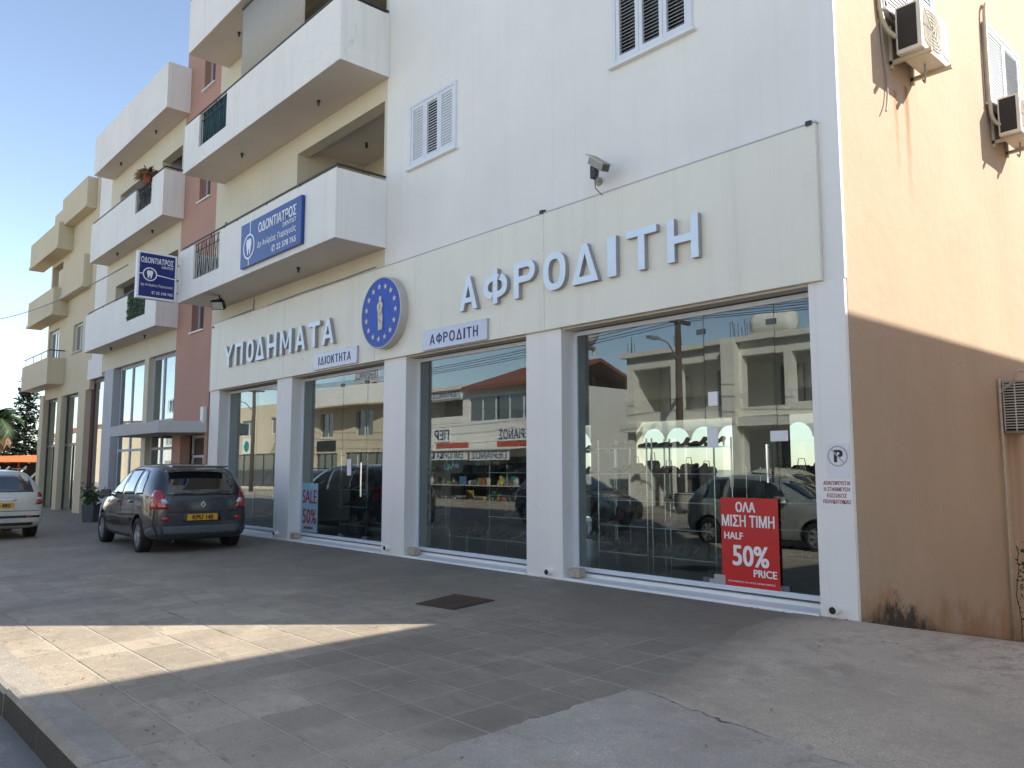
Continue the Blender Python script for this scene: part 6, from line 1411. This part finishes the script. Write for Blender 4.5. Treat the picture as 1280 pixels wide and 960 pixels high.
RK = [(-2.55, -1.5, 2.3, (.5, .85, 1.2, 1.55), 'rear glass rack', 'right window'), (-5.9, -4.8, 2.2, (.5, .85, 1.2, 1.55, 1.9), 'rear glass rack', 'middle window'), (-10.4, -9.4, 2.1, (.5, .85, 1.2, 1.55), 'rear glass rack', 'double door window'),
      (-3.66, -2.86, .55, (.58, .92, 1.24, 1.58, 1.90), 'left chrome rack', 'right window'), (-2.78, -1.88, .55, (.58, .92, 1.24, 1.58, 1.90), 'middle chrome rack', 'right window'),
      (-.90, -.32, 1.4, (.60, .95, 1.3, 1.62, 1.95), 'set back glass rack', 'right window'), (-5.93, -4.92, .60, (.58, .92, 1.24, 1.58), 'tall glass rack', 'middle window'),
      (-7.05, -6.1, .70, (.56,), 'single low glass shelf', 'middle window'), (-10.45, -9.5, .65, (.58, .92, 1.24, 1.58, 1.9), 'left glass rack', 'double door window'),
      (-9.35, -8.4, 1.3, (.58, .92, 1.24, 1.58, 1.9), 'set back glass rack', 'double door window'), (-14.3, -13.3, .6, (.58, .92, 1.24), 'glass rack', 'leftmost window'), (-13.15, -12.2, .6, (.58, .92, 1.24), 'second glass rack', 'leftmost window')]
for x0, x1, y, lv, nm, wn_ in RK:
    rack('%s standing behind the %s' % (nm, wn_), x0, x1, y, lv)
    for i, z in enumerate(lv):
        o_ = ('bottom', 'second', 'third', 'fourth', 'top')[i] if len(lv) > 1 else 'only'
        stock('shoe on the %s shelf, %s, %s' % (o_, nm, wn_), 'shoes on the %s shelf, %s, %s' % (o_, nm, wn_), x0, x1, y, z, .06 if x0 > -8 else .2)
def gondola(lab, x0, x1, y, hgt):
    g = thing('shelf_unit', lab, 'shelf unit', ((x0 + x1) / 2, y, SILL)); MB().box(x0, x1, y - .03, y + .03, SILL - .03, hgt - .03).build('back_panel', 'plastic_dark', g)
    for s_ in (-1, 1):
        for z in (.5, .85, 1.2): MB().box(x0, x1, min(y + s_ * .031, y + s_ * .38), max(y + s_ * .031, y + s_ * .38), z, z + .03).build('shelf', 'plastic_dark', g)
    MB().box(x0, x1, y - .40, y + .40, hgt - .03, hgt).build('top', 'plastic_dark', g)
    for xx in (x0, x1): MB().box(xx - .02, xx + .02, y - .39, y + .39, SILL - .03, hgt - .031).build('end_panel', 'plastic_dark', g)
for x0, x1, y, hgt, nm in ((-6.2, -4.3, 4.2, 1.5, 'dark shelf unit in the middle of the shop floor'), (-3.4, -1.0, 4.4, 1.5, 'dark shelf unit behind the right shop window'), (-10.8, -8.2, 4.0, 1.55, 'dark shelf unit behind the double door window'), (-14.4, -11.9, 3.6, 1.5, 'dark shelf unit behind the leftmost shop window')):
    gondola(nm, x0, x1, y, hgt)
    x = x0 + .2
    while x < x1 - .15:
        s = rnd.uniform(.22, .36); hh = rnd.uniform(.16, .30); q = MB()
        q.prism([(x - s / 2, hgt + .001), (x + s / 2, hgt + .001), (x + s * .46, hgt + hh * .8), (x + s * .3, hgt + hh), (x - s * .3, hgt + hh), (x - s * .46, hgt + hh * .8)], 'y', y - .07, y + .07)
        q.path([(x - s * .22, y, hgt + hh - .01), (x - s * .16, y, hgt + hh * 1.5), (x + s * .16, y, hgt + hh * 1.5), (x + s * .22, y, hgt + hh - .01)], .008, 5)
        tag(q.build('handbag', 'leather_%d' % rnd.choice((0, 0, 7, 1, 2)), loc=(x, y, hgt), bevel=.01), 'handbag standing on top of the ' + nm, 'handbag', 'handbags on the ' + nm); x += s + rnd.uniform(.04, .14)
# white scalloped awning outside the rear windows, lit by the sun
mt = bpy.data.materials.new('awning_cloth'); mt.use_nodes = True; MATS['awning_cloth'] = mt; t = mt.node_tree; t.nodes.clear(); o_ = N(t, 'ShaderNodeOutputMaterial'); d_ = N(t, 'ShaderNodeBsdfDiffuse'); tr_ = N(t, 'ShaderNodeBsdfTranslucent'); m_ = N(t, 'ShaderNodeMixShader'); m_.inputs[0].default_value = .5
d_.inputs[0].default_value = (.8, .8, .78, 1); tr_.inputs[0].default_value = (.8, .8, .78, 1); t.links.new(d_.outputs[0], m_.inputs[1]); t.links.new(tr_.outputs[0], m_.inputs[2]); t.links.new(m_.outputs[0], o_.inputs[0])
for a, b, lb in ((-14.1, -10.9, 'at the left rear window'), (-10.6, -7.4, 'at the second rear window'), (-7.1, -4.1, 'at the third rear window'), (-3.9, -.7, 'at the right rear window')):
    q = MB(); n = 4; wd = (b - a) / n; top = []
    for i in range(n):
        c = a + wd * (i + .5); pts = [(c - wd / 2, 2.95), (c - wd / 2, 2.38)] + [(c + wd * .46 * math.cos(math.pi * (1 - k / 12)), 2.38 + .34 * math.sin(math.pi * k / 12)) for k in range(13)] + [(c + wd / 2, 2.38), (c + wd / 2, 2.95)]
        q.prism(pts, 'y', DEP + .10, DEP + .104)
    tag(q.build('scalloped_blind', 'awning_cloth', loc=((a + b) / 2, DEP + .1, 2.38)), 'white scalloped blind seen through the shop ' + lb, 'blind')
# yard wall far behind, sunlit ground
tag(MB().box(-40, 20, 24, 24.3, -1.6, 1.3).build('yard_wall', 'offwhite_far', loc=(-10, 24, -1.6)), 'low off white yard wall behind the shop seen through its rear windows', 'wall')

# dry leaves and crumbs blown against the wall, the kerb and the drive edge
q = MB()
for i in range(420):
    z_ = rnd.random()
    if z_ < .35: x, y = rnd.uniform(-14, 0), -.04 - abs(rnd.gauss(0, .10))
    elif z_ < .6: x, y = rnd.uniform(-9, -.3), -5.9 + abs(rnd.gauss(0, .35))
    elif z_ < .8: x, y = abs(rnd.gauss(0, .35)) + .05, rnd.uniform(-1.2, 5)
    else: x, y = rnd.uniform(-8, 3), rnd.uniform(-5.5, -.3)
    zz = (zp(x, y) if x < -.7 else max(zp(x, y) if x < .06 else -9, zd(x, y)) + .008) + .004; r = rnd.uniform(.006, .022); a = rnd.uniform(0, 6.28); u = Vector((math.cos(a), math.sin(a), rnd.uniform(-.2, .4))); v_ = Vector((-math.sin(a), math.cos(a), rnd.uniform(-.2, .4))); c = Vector((x, y, zz + r * .3))
    q.add([c - u * r, c + v_ * r * .45, c + u * r, c - v_ * r * .45], [(0, 1, 2, 3)])
tag(q.build('leaf_litter', 'dry_frond'), 'small dry leaves and crumbs scattered over the paving and drive', 'litter', kind='stuff')
